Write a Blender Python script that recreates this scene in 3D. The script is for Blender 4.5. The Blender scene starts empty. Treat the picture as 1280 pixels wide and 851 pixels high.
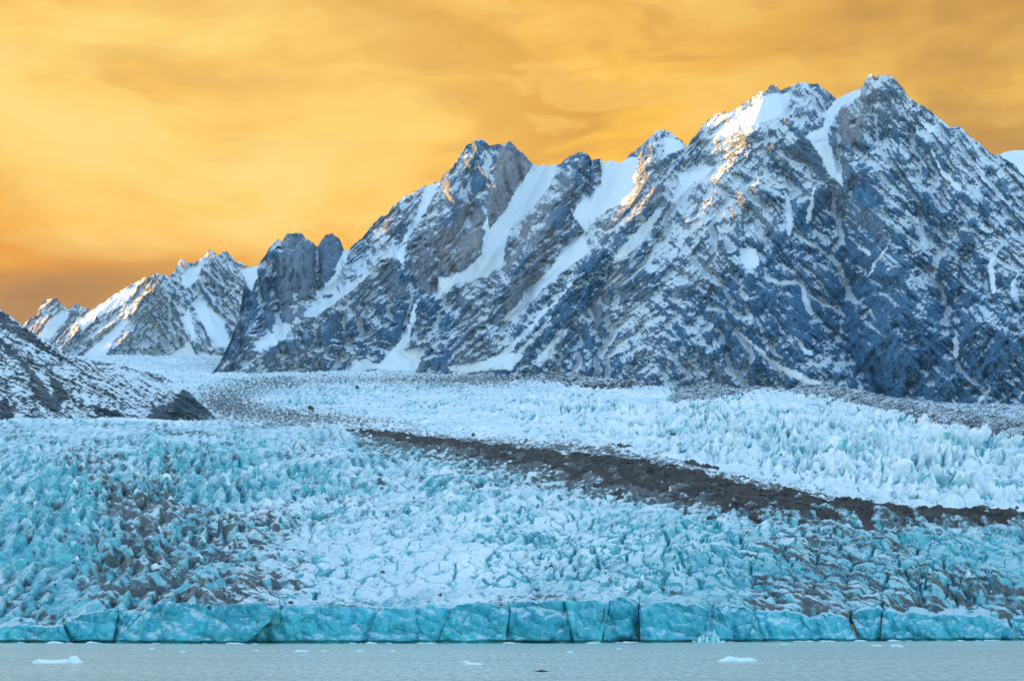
import bpy, math, random
import numpy as np

# ------------------------------------------------------------------ camera, sky, sun, exposure
scene = bpy.context.scene
COL = scene.collection
FPX, HOR, CAMZ = 2389.0, 773.0, 18.0          # focal length in photo pixels, horizon row, eye height over the fjord

cam_data = bpy.data.cameras.new('camera')
cam = bpy.data.objects.new('camera', cam_data)
COL.objects.link(cam)
cam.location = (0, 0, CAMZ)
cam.rotation_euler = (math.pi / 2, 0, 0)
cam_data.sensor_width = 36.0
cam_data.lens = 36.0 * FPX / 1280.0
cam_data.shift_y = (HOR - 425.5) / 1280.0
cam_data.clip_start = 1.0
cam_data.clip_end = 90000.0
scene.camera = cam

SUN_EL, SUN_AZ = math.radians(5.0), math.radians(-56.0)
EXPOSURE = 2.66
SKY_STRENGTH = 0.15
scene.view_settings.view_transform = 'Standard'
scene.view_settings.look = 'None'
scene.view_settings.gamma = 1.0
scene.view_settings.use_curve_mapping = False
scene.view_settings.exposure = EXPOSURE
scene.render.engine = 'CYCLES'
scene.cycles.max_bounces = 5
scene.cycles.diffuse_bounces = 3
scene.cycles.glossy_bounces = 2
scene.cycles.use_denoising = True
scene.cycles.denoising_prefilter = 'NONE'

sun_dir = np.array([math.sin(SUN_AZ) * math.cos(SUN_EL), math.cos(SUN_AZ) * math.cos(SUN_EL), math.sin(SUN_EL)])
sun_data = bpy.data.lights.new('sun', 'SUN')
sun_data.energy = 3.4
sun_data.angle = math.radians(0.6)
sun_data.color = (1.0, 0.42, 0.02)
sun = bpy.data.objects.new('sun', sun_data)
COL.objects.link(sun)
from mathutils import Vector
sun.rotation_euler = Vector(tuple(-sun_dir)).to_track_quat('-Z', 'Y').to_euler()
sun.location = (-3000, 0, 3000)

world = bpy.data.worlds.new('World')
scene.world = world
world.use_nodes = True


class NT:
    """tiny node-tree helper"""
    def __init__(self, tree):
        self.t = tree

    def n(self, kind, **kw):
        nd = self.t.nodes.new(kind)
        for k, v in kw.items():
            setattr(nd, k, v)
        return nd

    def link(self, a, b):
        self.t.links.new(a, b)

    def val(self, sock, v):
        if isinstance(v, bpy.types.NodeSocket):
            self.t.links.new(v, sock)
        elif v is not None:
            sock.default_value = v

    def math(self, op, a, b=None, c=None, clamp=False):
        nd = self.n('ShaderNodeMath', operation=op, use_clamp=clamp)
        for i, v in enumerate((a, b, c)):
            if v is not None:
                self.val(nd.inputs[i], v)
        return nd.outputs[0]

    def maprange(self, v, a, b, c=0.0, d=1.0, smooth=True):
        nd = self.n('ShaderNodeMapRange', interpolation_type='SMOOTHSTEP' if smooth else 'LINEAR')
        for i, x in enumerate((v, a, b, c, d)):
            self.val(nd.inputs[i], x)
        return nd.outputs[0]

    def mix(self, f, a, b, blend='MIX'):
        nd = self.n('ShaderNodeMix', data_type='RGBA', blend_type=blend)
        self.val(nd.inputs[0], f)
        for i, x in ((6, a), (7, b)):
            if isinstance(x, tuple) and len(x) == 3:
                x = (*x, 1)
            self.val(nd.inputs[i], x)
        return nd.outputs[2]

    def noise(self, vec, scale, detail=4.0, rough=0.5, dist=0.0):
        nd = self.n('ShaderNodeTexNoise')
        if vec is not None:
            self.link(vec, nd.inputs['Vector'])
        nd.inputs['Scale'].default_value = scale
        nd.inputs['Detail'].default_value = detail
        nd.inputs['Roughness'].default_value = rough
        nd.inputs['Distortion'].default_value = dist
        return nd.outputs[0]

    def mapping(self, vec, scale=(1, 1, 1), loc=(0, 0, 0), rot=(0, 0, 0)):
        nd = self.n('ShaderNodeMapping')
        self.link(vec, nd.inputs[0])
        nd.inputs['Location'].default_value = loc
        nd.inputs['Rotation'].default_value = rot
        nd.inputs['Scale'].default_value = scale
        return nd.outputs[0]

    def ramp(self, v, stops):
        nd = self.n('ShaderNodeValToRGB')
        self.link(v, nd.inputs[0])
        r = nd.color_ramp
        while len(r.elements) < len(stops):
            r.elements.new(0.5)
        for e, (p, c) in zip(r.elements, stops):
            e.position = p
            e.color = (*c, 1)
        return nd.outputs[0]


def lin(r, g, b):
    f = lambda c: c / 255 / 12.92 if c <= 10 else ((c / 255 + 0.055) / 1.055) ** 2.4
    return (f(r), f(g), f(b))


def build_sky():
    t = NT(world.node_tree)
    bg = world.node_tree.nodes['Background']
    bg.inputs[1].default_value = SKY_STRENGTH
    K = 1.0 / (SKY_STRENGTH * 2 ** EXPOSURE)
    sk = t.n('ShaderNodeTexSky', sky_type='NISHITA', sun_disc=False)
    sk.sun_elevation, sk.sun_rotation = SUN_EL, SUN_AZ
    sk.ozone_density = 2.1
    sk.air_density = 1.0
    sk.dust_density = 0.3
    tc = t.n('ShaderNodeTexCoord').outputs['Generated']
    sep = t.n('ShaderNodeSeparateXYZ')
    t.link(tc, sep.inputs[0])
    X, Y, Z = sep.outputs
    # sunset cloud deck towards the ice cap, fading into the clear blue dusk sky overhead and behind
    wn = t.noise(t.mapping(tc, (3, 3, 9)), 2.2, 4, 0.55)
    elev = t.math('ADD', Z, t.math('MULTIPLY', t.math('SUBTRACT', wn, 0.5), 0.085))
    g = lambda *c: tuple(x * K * f for x, f in zip(lin(*c), (1.07, 1.0, 0.62)))
    s = lambda z: z / 0.5
    base = t.ramp(t.math('DIVIDE', elev, 0.5, clamp=True), [
        (s(.00), g(150, 105, 75)), (s(.125), g(150, 108, 76)), (s(.152), g(206, 138, 48)), (s(.180), g(252, 170, 30)),
        (s(.215), g(255, 190, 56)), (s(.265), g(255, 200, 88)), (s(.300), g(240, 184, 88)), (s(.330), g(208, 154, 80)),
        (s(.45), g(196, 160, 120))])
    c1 = t.noise(t.mapping(tc, (2.0, 1, 5.2), loc=(0.35, 0, 0.2), rot=(0, 0.16, 0)), 3.6, 8, 0.58, 0.55)
    c2 = t.noise(t.mapping(tc, (4, 2, 14), rot=(0, -0.10, 0)), 3.4, 9, 0.62, 0.5)
    left = t.maprange(X, -0.28, 0.26)
    lightm = t.math('MULTIPLY', t.maprange(c1, 0.48, 0.64), t.maprange(left, 0.0, 1.0, 0.9, 0.45))
    col = t.mix(t.math('MULTIPLY', lightm, 0.85), base, g(255, 222, 150))
    darkm = t.math('MULTIPLY', t.maprange(c1, 0.50, 0.36), t.maprange(left, 0.0, 1.0, 0.25, 0.8))
    col = t.mix(darkm, col, g(200, 142, 62))
    col = t.mix(t.math('MULTIPLY', t.maprange(c2, 0.52, 0.60), 0.42), col, g(255, 210, 130))
    col = t.mix(t.math('MULTIPLY', t.maprange(c2, 0.47, 0.38), 0.42), col, g(205, 150, 80))
    # the glow where the sun went down, left of centre, and duller cloud to the right
    gx = t.math('DIVIDE', t.math('ADD', X, 0.16), 0.17)
    gz = t.math('DIVIDE', t.math('SUBTRACT', Z, 0.262), 0.075)
    r2 = t.math('ADD', t.math('MULTIPLY', gx, gx), t.math('MULTIPLY', gz, gz))
    col = t.mix(t.math('MULTIPLY', t.maprange(r2, 1.6, 0.0), t.maprange(c1, 0.3, 0.62, 0.25, 0.85)), col, g(255, 224, 158))
    hz = t.math('MULTIPLY', t.maprange(elev, 0.205, 0.175), t.maprange(X, 0.02, -0.16))
    col = t.mix(t.math('MULTIPLY', hz, 0.45), col, g(205, 138, 46))
    lb = t.math('MULTIPLY', t.maprange(elev, 0.185, 0.160), t.maprange(X, -0.14, -0.25))
    col = t.mix(t.math('MULTIPLY', lb, 0.75), col, g(160, 118, 82))
    col = t.mix(t.math('MULTIPLY', t.maprange(X, 0.02, 0.26), t.maprange(c1, 0.62, 0.42, 0.45, 1.0)), col, g(190, 144, 78))
    blue = t.mix(1.0, sk.outputs[0], (1.05, 1.02, 1.0), 'MULTIPLY')
    m_az = t.maprange(Y, 0.25, 0.80)
    m_el = t.maprange(Z, 0.55, 0.34)
    m = t.math('MULTIPLY', m_az, m_el)
    t.link(t.mix(m, blue, col), bg.inputs[0])


build_sky()

# ------------------------------------------------------------------ numpy helpers
F32 = np.float32


def _h(ix, iy, seed):
    h = (ix.astype(np.int64) * 374761393 + iy.astype(np.int64) * 668265263 + seed * 1442695041) & 0xFFFFFFFF
    h = ((h ^ (h >> 13)) * 1274126177) & 0xFFFFFFFF
    h = ((h ^ (h >> 16)) * 2246822519) & 0xFFFFFFFF
    return h ^ (h >> 15)


def rnd(ix, iy, seed):
    return ((_h(ix, iy, seed) & 0xFFFFFF) / float(0x1000000)).astype(F32)


_GA = np.linspace(0, 2 * np.pi, 256, endpoint=False)
_GX, _GY = np.cos(_GA).astype(F32), np.sin(_GA).astype(F32)


def perlin(x, y, seed=0):
    xf, yf = np.floor(x), np.floor(y)
    ix, iy = xf.astype(np.int32), yf.astype(np.int32)
    fx, fy = (x - xf).astype(F32), (y - yf).astype(F32)
    u = fx * fx * fx * (fx * (fx * 6 - 15) + 10)
    v = fy * fy * fy * (fy * (fy * 6 - 15) + 10)

    def g(dx, dy):
        k = (_h(ix + dx, iy + dy, seed) & 255).astype(np.int32)
        return _GX[k] * (fx - dx) + _GY[k] * (fy - dy)
    a = g(0, 0); b = g(1, 0); c = g(0, 1); d = g(1, 1)
    a += u * (b - a)
    c += u * (d - c)
    return (a + v * (c - a)) * F32(1.5)


def fbm(x, y, octv=4, seed=0, gain=0.5, lac=2.03):
    s, a, n = 0, 1.0, 0
    for o in range(octv):
        s = s + a * perlin(x, y, seed + o * 17)
        n += a
        a *= gain
        x, y = x * lac + 13.7, y * lac - 7.1
    return s / n


def ridged(x, y, octv=4, seed=0, gain=0.5, lac=2.07):
    s, a, n, w = 0, 1.0, 0, 1.0
    for o in range(octv):
        r = 1 - np.abs(perlin(x, y, seed + o * 31))
        r = r * r
        s = s + a * r * w
        w = np.clip(r * 1.4, 0, 1)
        n += a
        a *= gain
        x, y = x * lac + 3.3, y * lac + 9.2
    return s / n          # 0..1, 1 on the ridges


def aniso(x, y, deg, L, W, octv, seed, fn=ridged):
    a = math.radians(deg)
    p = x * math.cos(a) + y * math.sin(a)
    q = -x * math.sin(a) + y * math.cos(a)
    return fn(p / L, q / W, octv, seed)


def sstep(a, b, x):
    t = np.clip((x - a) / (b - a), 0, 1)
    return t * t * (3 - 2 * t)


def interp(pts, x):
    p = np.array(pts, float)
    return np.interp(x, p[:, 0], p[:, 1])


def seg_dist(px, py, pts):
    """distance to a polyline, the signed side and the parameter along it"""
    best = np.full(px.shape, 1e9, F32)
    side = np.zeros(px.shape, F32)
    par = np.zeros(px.shape, F32)
    n = len(pts) - 1
    for i in range(n):
        (x0, y0), (x1, y1) = pts[i][:2], pts[i + 1][:2]
        dx, dy = x1 - x0, y1 - y0
        L2 = dx * dx + dy * dy
        t = np.clip(((px - x0) * dx + (py - y0) * dy) / L2, 0, 1)
        d = np.hypot(px - x0 - t * dx, py - y0 - t * dy)
        m = d < best
        best = np.where(m, d, best)
        side = np.where(m, np.sign(dx * (py - y0) - dy * (px - x0)), side)
        par = np.where(m, (i + t) / n, par)
    return best, side, par


def poly_sdf(px, py, pts):
    """signed distance to a closed polygon, positive inside; evaluated only near it"""
    out = np.full(px.shape, -1e3, F32)
    P = np.array(pts, float)
    m = (px > P[:, 0].min() - 25) & (px < P[:, 0].max() + 25) & (py > P[:, 1].min() - 25) & (py < P[:, 1].max() + 25)
    x, y = px[m], py[m]
    if x.size == 0:
        return out
    d = np.full(x.shape, 1e9)
    ins = np.zeros(x.shape, bool)
    n = len(P)
    for i in range(n):
        x0, y0 = P[i]
        x1, y1 = P[(i + 1) % n]
        dx, dy = x1 - x0, y1 - y0
        t = np.clip(((x - x0) * dx + (y - y0) * dy) / (dx * dx + dy * dy + 1e-9), 0, 1)
        d = np.minimum(d, np.hypot(x - x0 - t * dx, y - y0 - t * dy))
        if y0 != y1:
            c = ((y0 > y) != (y1 > y)) & (x < (x1 - x0) * (y - y0) / (y1 - y0) + x0)
            ins ^= c
    out[m] = np.where(ins, d, -d)
    return out


def blobs(px, py, lst):
    """sum of gaussian spots (x, y, rx, ry, weight)"""
    s = np.zeros(px.shape, F32)
    for x, y, rx, ry, w in lst:
        s += (w * np.exp(-((px - x) / rx) ** 2 - ((py - y) / ry) ** 2)).astype(F32)
    return s


def ray_point(px, py, Y):
    """the place in the valley at distance Y that the photograph shows at (px, py)"""
    return (px - 640.0) / FPX * Y, Y, CAMZ + (HOR - py) / FPX * Y


def grid_faces(rows, cols):
    i = np.arange(rows * cols, dtype=np.int32).reshape(rows, cols)
    return np.stack([i[:-1, :-1], i[:-1, 1:], i[1:, 1:], i[1:, :-1]], -1).reshape(-1, 4)


def make_mesh(name, verts, faces, attrs=None, smooth=False):
    me = bpy.data.meshes.new(name)
    verts = np.asarray(verts, F32).reshape(-1, 3)
    faces = np.asarray(faces, np.int32)
    used, inv = np.unique(faces.ravel(), return_inverse=True)
    verts = verts[used]
    k = faces.shape[1]
    me.vertices.add(len(verts))
    me.vertices.foreach_set('co', verts.ravel())
    me.loops.add(faces.size)
    me.loops.foreach_set('vertex_index', inv.astype(np.int32).ravel())
    me.polygons.add(len(faces))
    me.polygons.foreach_set('loop_start', np.arange(0, faces.size, k, dtype=np.int32))
    me.polygons.foreach_set('loop_total', np.full(len(faces), k, np.int32))
    me.update(calc_edges=True)
    me.polygons.foreach_set('use_smooth', np.full(len(faces), smooth, bool))
    for an, arr in (attrs or {}).items():
        at = me.color_attributes.new(an, 'FLOAT_COLOR', 'POINT')
        a = np.ones((len(verts), 4), F32)
        arr = np.asarray(arr, F32).reshape(-1, arr.shape[-1])[used]
        a[:, :arr.shape[1]] = arr
        at.data.foreach_set('color', a.ravel())
    return me


def add(name, me, mat, parent=None, label=None, category=None, group=None, kind=None):
    o = bpy.data.objects.new(name, me)
    COL.objects.link(o)
    if mat is not None and me is not None and not me.materials:
        me.materials.append(mat)
    o.parent = parent
    for k, v in (('label', label), ('category', category), ('group', group), ('kind', kind)):
        if v:
            o[k] = v
    return o


def grid_normals(P):
    """P rows x cols x 3 -> unit normals turned upward"""
    a = np.gradient(P, axis=1)
    b = np.gradient(P, axis=0)
    n = np.cross(a, b)
    n /= np.linalg.norm(n, axis=-1, keepdims=True) + 1e-9
    return n * np.where(n[..., 2:3] < 0, -1, 1)


def blur(a, k):
    if k < 1:
        return a
    for ax in (0, 1):
        pad = [(0, 0)] * a.ndim
        pad[ax] = (k + 1, k)
        c = np.cumsum(np.pad(a, pad, mode='edge').astype(np.float64), axis=ax)
        n = a.shape[ax]
        hi = np.take(c, np.arange(2 * k + 1, 2 * k + 1 + n), axis=ax)
        lo = np.take(c, np.arange(0, n), axis=ax)
        a = (hi - lo) / (2 * k + 1)
    return a.astype(F32)


def erode(relief, V, row_m, col_m, drop_m, rounds=5, drops=14000, depth=9.0, seed=1, steep=0.85, keep=None):
    """carve gullies: let meltwater and avalanches run down the face and wear it along their paths"""
    rng = np.random.default_rng(seed)
    R_, C_ = relief.shape
    total = np.zeros_like(relief)
    zb = -V * drop_m
    for k in range(rounds):
        H = zb + relief * steep
        gy, gx = np.gradient(blur(H, 1))
        gx, gy = gx / col_m, gy / row_m
        r = rng.uniform(0, R_ - 2, drops)
        c = rng.uniform(0, C_ - 2, drops)
        A = np.zeros(R_ * C_)
        vx = np.zeros(drops)
        vy = np.zeros(drops)
        for st in range(330):
            i, j = r.astype(np.int32), c.astype(np.int32)
            dx, dy = -gx[i, j] / col_m, -gy[i, j] / row_m
            n = np.hypot(dx, dy) + 1e-9
            vx = 0.55 * vx + dx / n
            vy = 0.55 * vy + dy / n
            n = np.hypot(vx, vy) + 1e-9
            c = c + vx / n + rng.uniform(-.25, .25, len(c))
            r = r + vy / n + rng.uniform(-.25, .25, len(c))
            ok = (r > 1) & (r < R_ - 2) & (c > 1) & (c < C_ - 2)
            r, c, vx, vy = r[ok], c[ok], vx[ok], vy[ok]
            if len(r) < 20:
                break
            A += np.bincount(r.astype(np.int32) * C_ + c.astype(np.int32), minlength=R_ * C_)
        A = A.reshape(R_, C_)
        A = blur(blur(A, 1), 1) * 0.6 + blur(A, 3) * 0.6
        w = np.minimum(np.sqrt(A / 4.0), 3.0)
        if keep is not None:
            w = w * keep
        cut = w - blur(w, 9) * 0.6
        relief = relief - depth * cut / rounds * 2.0
        total += w / rounds
    return relief.astype(F32), total.astype(F32)


# ------------------------------------------------------------------ materials
def new_mat(name):
    m = bpy.data.materials.new(name)
    m.use_nodes = True
    t = NT(m.node_tree)
    return m, t, m.node_tree.nodes['Principled BSDF']


def mat_mountain(name, bump_scale=1.0, granite=(0.33, 0.32, 0.34), dark=(0.040, 0.105, 0.180)):
    """mask: R snow cover, G granite (1) or dark schist (0), B smooth snowfield"""
    m, t, b = new_mat(name)
    at = t.n('ShaderNodeAttribute', attribute_name='mask')
    sp = t.n('ShaderNodeSeparateColor')
    t.link(at.outputs['Color'], sp.inputs[0])
    sn, gr, sf = sp.outputs
    pos = t.n('ShaderNodeNewGeometry').outputs['Position']
    n1 = t.noise(pos, 0.035, 6, 0.65)
    n2 = t.noise(pos, 0.16, 5, 0.7)
    n3 = t.noise(t.mapping(pos, (1, 1, 0.25)), 0.07, 5, 0.7, 0.6)
    rock = t.mix(t.maprange(n1, 0.35, 0.65), dark, tuple(c * 1.9 for c in dark))
    g2 = t.mix(t.maprange(n3, 0.35, 0.65), tuple(c * 0.62 for c in granite), granite)
    g2 = t.mix(t.math('MULTIPLY', t.maprange(n1, 0.55, 0.7), 0.4), g2, (0.38, 0.30, 0.28))
    rock = t.mix(gr, rock, g2)
    rock = t.mix(t.maprange(n2, 0.5, 0.72), rock, t.mix(0.5, rock, (0.20, 0.22, 0.24)))
    wob = t.math('MULTIPLY', t.math('SUBTRACT', n2, 0.5), t.math('SUBTRACT', 1.5, sf))
    cov = t.maprange(t.math('ADD', sn, wob), 0.32, 0.70)
    snow = t.mix(n1, (0.70, 0.76, 0.81), (0.80, 0.83, 0.85))
    t.link(t.mix(cov, rock, snow), b.inputs['Base Color'])
    b.inputs['Roughness'].default_value = 0.75
    b.inputs['Specular IOR Level'].default_value = 0.2
    bp = t.n('ShaderNodeBump')
    bp.inputs['Strength'].default_value = 0.7
    bp.inputs['Distance'].default_value = 6.0 * bump_scale
    rough = t.math('MULTIPLY', t.math('ADD', n2, t.math('MULTIPLY', cov, 0.15)), t.math('SUBTRACT', 1.0, t.math('MULTIPLY', sf, 0.9)))
    t.link(rough, bp.inputs['Height'])
    t.link(bp.outputs[0], b.inputs['Normal'])
    return m


def mat_ice():
    """mask: R weathered white crust, G dirt, B bare blue ice"""
    m, t, b = new_mat('glacier_ice')
    at = t.n('ShaderNodeAttribute', attribute_name='mask')
    sp = t.n('ShaderNodeSeparateColor')
    t.link(at.outputs['Color'], sp.inputs[0])
    wh, dirt_dark, bl = sp.outputs  # green: carried dirt plus darkening painted into cracks and hollows
    geo = t.n('ShaderNodeNewGeometry')
    pos = geo.outputs['Position']
    ns = t.n('ShaderNodeSeparateXYZ')
    t.link(geo.outputs['True Normal'], ns.inputs[0])
    nz = t.math('ABSOLUTE', ns.outputs[2])
    n1 = t.noise(pos, 0.012, 5, 0.6)
    n2 = t.noise(pos, 0.22, 5, 0.65)
    n3 = t.noise(t.mapping(pos, (1, 0.5, 2.5)), 0.06, 6, 0.7, 0.8)
    f = t.math('ADD', nz, t.math('MULTIPLY', t.math('SUBTRACT', n2, 0.5), 0.5))
    f = t.math('ADD', f, t.math('MULTIPLY', t.math('SUBTRACT', wh, 0.5), 0.9))
    f = t.math('SUBTRACT', f, t.math('MULTIPLY', bl, 0.55))
    f = t.math('ADD', f, t.math('MULTIPLY', t.math('SUBTRACT', n1, 0.5), 0.4))
    crust = t.maprange(f, 0.26, 0.94)
    ice = t.mix(t.maprange(n3, 0.35, 0.65), (0.035, 0.30, 0.38), (0.17, 0.54, 0.57))
    white = t.mix(t.maprange(n1, 0.4, 0.62), (0.70, 0.77, 0.78), (0.88, 0.87, 0.86))
    white = t.mix(t.maprange(wh, 0.1, 0.75), (0.58, 0.68, 0.69), white)
    c = t.mix(crust, ice, white)
    # thin dirt bands frozen into the ice
    band = t.math('MULTIPLY', t.maprange(n3, 0.60, 0.70), 0.35)
    c = t.mix(band, c, (0.10, 0.20, 0.24))
    d2 = t.maprange(t.math('ADD', dirt_dark, t.math('MULTIPLY', t.math('SUBTRACT', n2, 0.5), 0.9)), 0.22, 0.66)
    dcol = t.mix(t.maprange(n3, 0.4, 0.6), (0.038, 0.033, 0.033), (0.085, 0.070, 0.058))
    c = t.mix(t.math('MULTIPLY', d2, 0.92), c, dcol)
    t.link(c, b.inputs['Base Color'])
    t.link(t.math('ADD', 0.35, t.math('MULTIPLY', crust, 0.4)), b.inputs['Roughness'])
    b.inputs['Specular IOR Level'].default_value = 0.35
    bp = t.n('ShaderNodeBump')
    bp.inputs['Strength'].default_value = 0.5
    bp.inputs['Distance'].default_value = 1.2
    t.link(n2, bp.inputs['Height'])
    t.link(bp.outputs[0], b.inputs['Normal'])
    return m


def mat_cliff():
    m, t, b = new_mat('calved_ice')
    geo = t.n('ShaderNodeNewGeometry')
    pos = geo.outputs['Position']
    ns = t.n('ShaderNodeSeparateXYZ')
    t.link(geo.outputs['True Normal'], ns.inputs[0])
    n1 = t.noise(pos, 0.035, 5, 0.6)
    n2 = t.noise(pos, 0.45, 5, 0.7)
    n3 = t.noise(t.mapping(pos, (1, 1, 0.45), rot=(0, 0.6, 0)), 0.16, 6, 0.65, 1.0)
    c = t.mix(t.maprange(n1, 0.38, 0.62), (0.018, 0.32, 0.44), (0.06, 0.52, 0.64))
    c = t.mix(t.math('MULTIPLY', t.maprange(n3, 0.50, 0.72), 0.7), c, (0.32, 0.72, 0.78))
    c = t.mix(t.math('MULTIPLY', t.maprange(n2, 0.62, 0.75), 0.5), c, (0.55, 0.75, 0.77))
    rnd_ = t.n('ShaderNodeObjectInfo').outputs['Random']
    c = t.mix(t.maprange(rnd_, 0.0, 1.0, 0.0, 0.55, False), c, (0.012, 0.22, 0.34))
    top = t.maprange(t.math('ADD', ns.outputs[2], t.math('MULTIPLY', t.math('SUBTRACT', n2, 0.5), 0.5)), 0.45, 0.8)
    c = t.mix(top, c, (0.50, 0.66, 0.70))
    at = t.n('ShaderNodeAttribute', attribute_name='mask')
    sp = t.n('ShaderNodeSeparateColor')
    t.link(at.outputs['Color'], sp.inputs[0])
    d2 = t.maprange(t.math('ADD', sp.outputs[1], t.math('MULTIPLY', t.math('SUBTRACT', n2, 0.5), 0.8)), 0.4, 0.62)
    c = t.mix(t.math('MULTIPLY', d2, 0.9), c, (0.05, 0.048, 0.046))
    t.link(c, b.inputs['Base Color'])
    b.inputs['Roughness'].default_value = 0.38
    b.inputs['Specular IOR Level'].default_value = 0.4
    bp = t.n('ShaderNodeBump')
    bp.inputs['Strength'].default_value = 0.55
    bp.inputs['Distance'].default_value = 0.9
    t.link(t.math('ADD', n2, n3), bp.inputs['Height'])
    t.link(bp.outputs[0], b.inputs['Normal'])
    return m


def mat_rubble(name, c0, c1, snow=0.0):
    m, t, b = new_mat(name)
    geo = t.n('ShaderNodeNewGeometry')
    pos = geo.outputs['Position']
    n1 = t.noise(pos, 0.05, 5, 0.7)
    n2 = t.noise(pos, 0.4, 6, 0.75)
    c = t.mix(t.maprange(t.math('ADD', t.math('MULTIPLY', n1, 0.5), t.math('MULTIPLY', n2, 0.5)), 0.38, 0.62), c0, c1)
    if snow:
        ns = t.n('ShaderNodeSeparateXYZ')
        t.link(geo.outputs['True Normal'], ns.inputs[0])
        f = t.math('ADD', t.math('MULTIPLY', ns.outputs[2], 0.6), t.math('MULTIPLY', t.math('SUBTRACT', n2, 0.5), 1.1))
        f = t.math('ADD', f, t.math('MULTIPLY', t.math('SUBTRACT', n1, 0.5), 0.8))
        c = t.mix(t.maprange(f, 0.72 - snow * 0.5, 0.86 - snow * 0.5), c, (0.80, 0.84, 0.87))
    t.link(c, b.inputs['Base Color'])
    b.inputs['Roughness'].default_value = 0.9
    b.inputs['Specular IOR Level'].default_value = 0.15
    bp = t.n('ShaderNodeBump')
    bp.inputs['Strength'].default_value = 0.8
    bp.inputs['Distance'].default_value = 1.5
    t.link(n2, bp.inputs['Height'])
    t.link(bp.outputs[0], b.inputs['Normal'])
    return m


def mat_water():
    m, t, b = new_mat('fjord_water')
    pos = t.n('ShaderNodeNewGeometry').outputs['Position']
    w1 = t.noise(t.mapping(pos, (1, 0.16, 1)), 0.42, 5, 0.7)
    w2 = t.noise(t.mapping(pos, (1, 0.3, 1)), 0.05, 3, 0.6)
    n1 = t.noise(t.mapping(pos, (0.25, 1, 1)), 0.010, 4, 0.6)
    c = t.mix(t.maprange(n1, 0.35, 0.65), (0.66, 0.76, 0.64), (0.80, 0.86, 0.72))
    c = t.mix(t.maprange(w1, 0.38, 0.62, 0.0, 0.85), c, (0.36, 0.50, 0.45))  # ripple light and dark painted into the colour along the wave noise
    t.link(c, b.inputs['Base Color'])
    b.inputs['Roughness'].default_value = 0.22
    b.inputs['IOR'].default_value = 1.33
    bp = t.n('ShaderNodeBump')
    bp.inputs['Strength'].default_value = 1.0
    bp.inputs['Distance'].default_value = 2.6
    t.link(t.math('ADD', w1, t.math('MULTIPLY', w2, 2.0)), bp.inputs['Height'])
    t.link(bp.outputs[0], b.inputs['Normal'])
    return m


M_ICE, M_CLIFF, M_WATER = mat_ice(), mat_cliff(), mat_water()
M_MOUNT = mat_mountain('snowy_rock')
M_FAR = mat_mountain('distant_snowy_rock', 1.6, (0.25, 0.25, 0.28), (0.05, 0.11, 0.17))
M_HILL = mat_mountain('dusted_hill_rock', 0.5, (0.12, 0.12, 0.125), (0.020, 0.033, 0.044))
M_MORAINE = mat_rubble('moraine_rubble', (0.030, 0.025, 0.024), (0.13, 0.10, 0.085))
M_LATERAL = mat_rubble('snowy_rubble', (0.05, 0.05, 0.055), (0.16, 0.15, 0.145), 0.46)
M_FLAT = mat_rubble('snowy_flat_rubble', (0.03, 0.05, 0.065), (0.08, 0.10, 0.12), 0.55)
M_STONE = mat_rubble('boulder_stone', (0.045, 0.04, 0.038), (0.13, 0.11, 0.09))

# ------------------------------------------------------------------ the valley: glacier long profile
PROFILE = np.array([(773, 1300), (757, 1450), (700, 1720), (640, 2080), (600, 2400), (560, 2850), (540, 3150), (520, 3500),
                    (500, 3950), (480, 4500), (465, 5000), (455, 5400), (440, 6100)], float)


def prof_v(Y):
    return np.interp(Y, PROFILE[:, 1], PROFILE[:, 0])


def prof_Y(v):
    return np.interp(-np.asarray(v, float), -PROFILE[:, 0], PROFILE[:, 1])


# ------------------------------------------------------------------ mountains
def sheet(px, sky, foot_v, foot_Y, slope, rows, below=14.0, jag=None, seed=1):
    """front of a massif as a (rows x cols) field: columns are bearings, rows climb from the foot to the crest.
    Returns pixel rows v and the distance of an even slope through them."""
    top = interp(sky, px)
    if jag is not None:
        top = top + jag(px)
    fv = interp(foot_v, px) + below
    t = np.linspace(0, 1, rows) ** 0.97
    V = fv[None, :] + (top - fv)[None, :] * t[:, None]
    Yf = interp(foot_Y, px)[None, :]
    zf = CAMZ + (HOR - fv)[None, :] / FPX * Yf
    k = (HOR - V) / FPX
    s = interp(slope, px)[None, :] if not np.isscalar(slope) else slope
    Y = (s * Yf - zf + CAMZ) / (s - k)
    return np.broadcast_to(px[None, :], V.shape).astype(F32), V.astype(F32), Y.astype(F32), t


def finish_sheet(name, mat, PX, V, Y, snow, gran, field, label, category, back=10, back_len=900.0, split=None):
    X, Yy, Z = ray_point(PX.astype(np.float64), V.astype(np.float64), Y.astype(np.float64))
    P = np.stack([X, Yy, Z], -1)
    # the far side of the ridge falls away behind the crest
    crest = P[-1]
    bk = []
    for i in range(1, back + 1):
        q = (i / back) ** 1.6
        r = crest.copy()
        r[:, 1] += back_len * q
        r[:, 2] -= back_len * q * 0.75 + 4
        r[:, 0] *= r[:, 1] / crest[:, 1]
        bk.append(r)
    P = np.concatenate([P, np.array(bk)], 0)
    mk = np.stack([snow, gran, field], -1)
    mk = np.concatenate([mk, np.repeat(mk[-1:], back, 0)], 0)
    F = grid_faces(*P.shape[:2])
    if split is None:
        me = make_mesh(name, P, F, {'mask': mk}, smooth=False)
        return add(name, me, mat, label=label, category=category, kind='structure')
    part = np.concatenate([split, np.repeat(split[-1:], back, 0)], 0).ravel()[F[:, 0]]
    for k, (nm, lb) in enumerate(zip(name, label)):
        add(nm, make_mesh(nm, P, F[part == k], {'mask': mk}, smooth=False), mat, label=lb, category=category, kind='structure')


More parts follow.
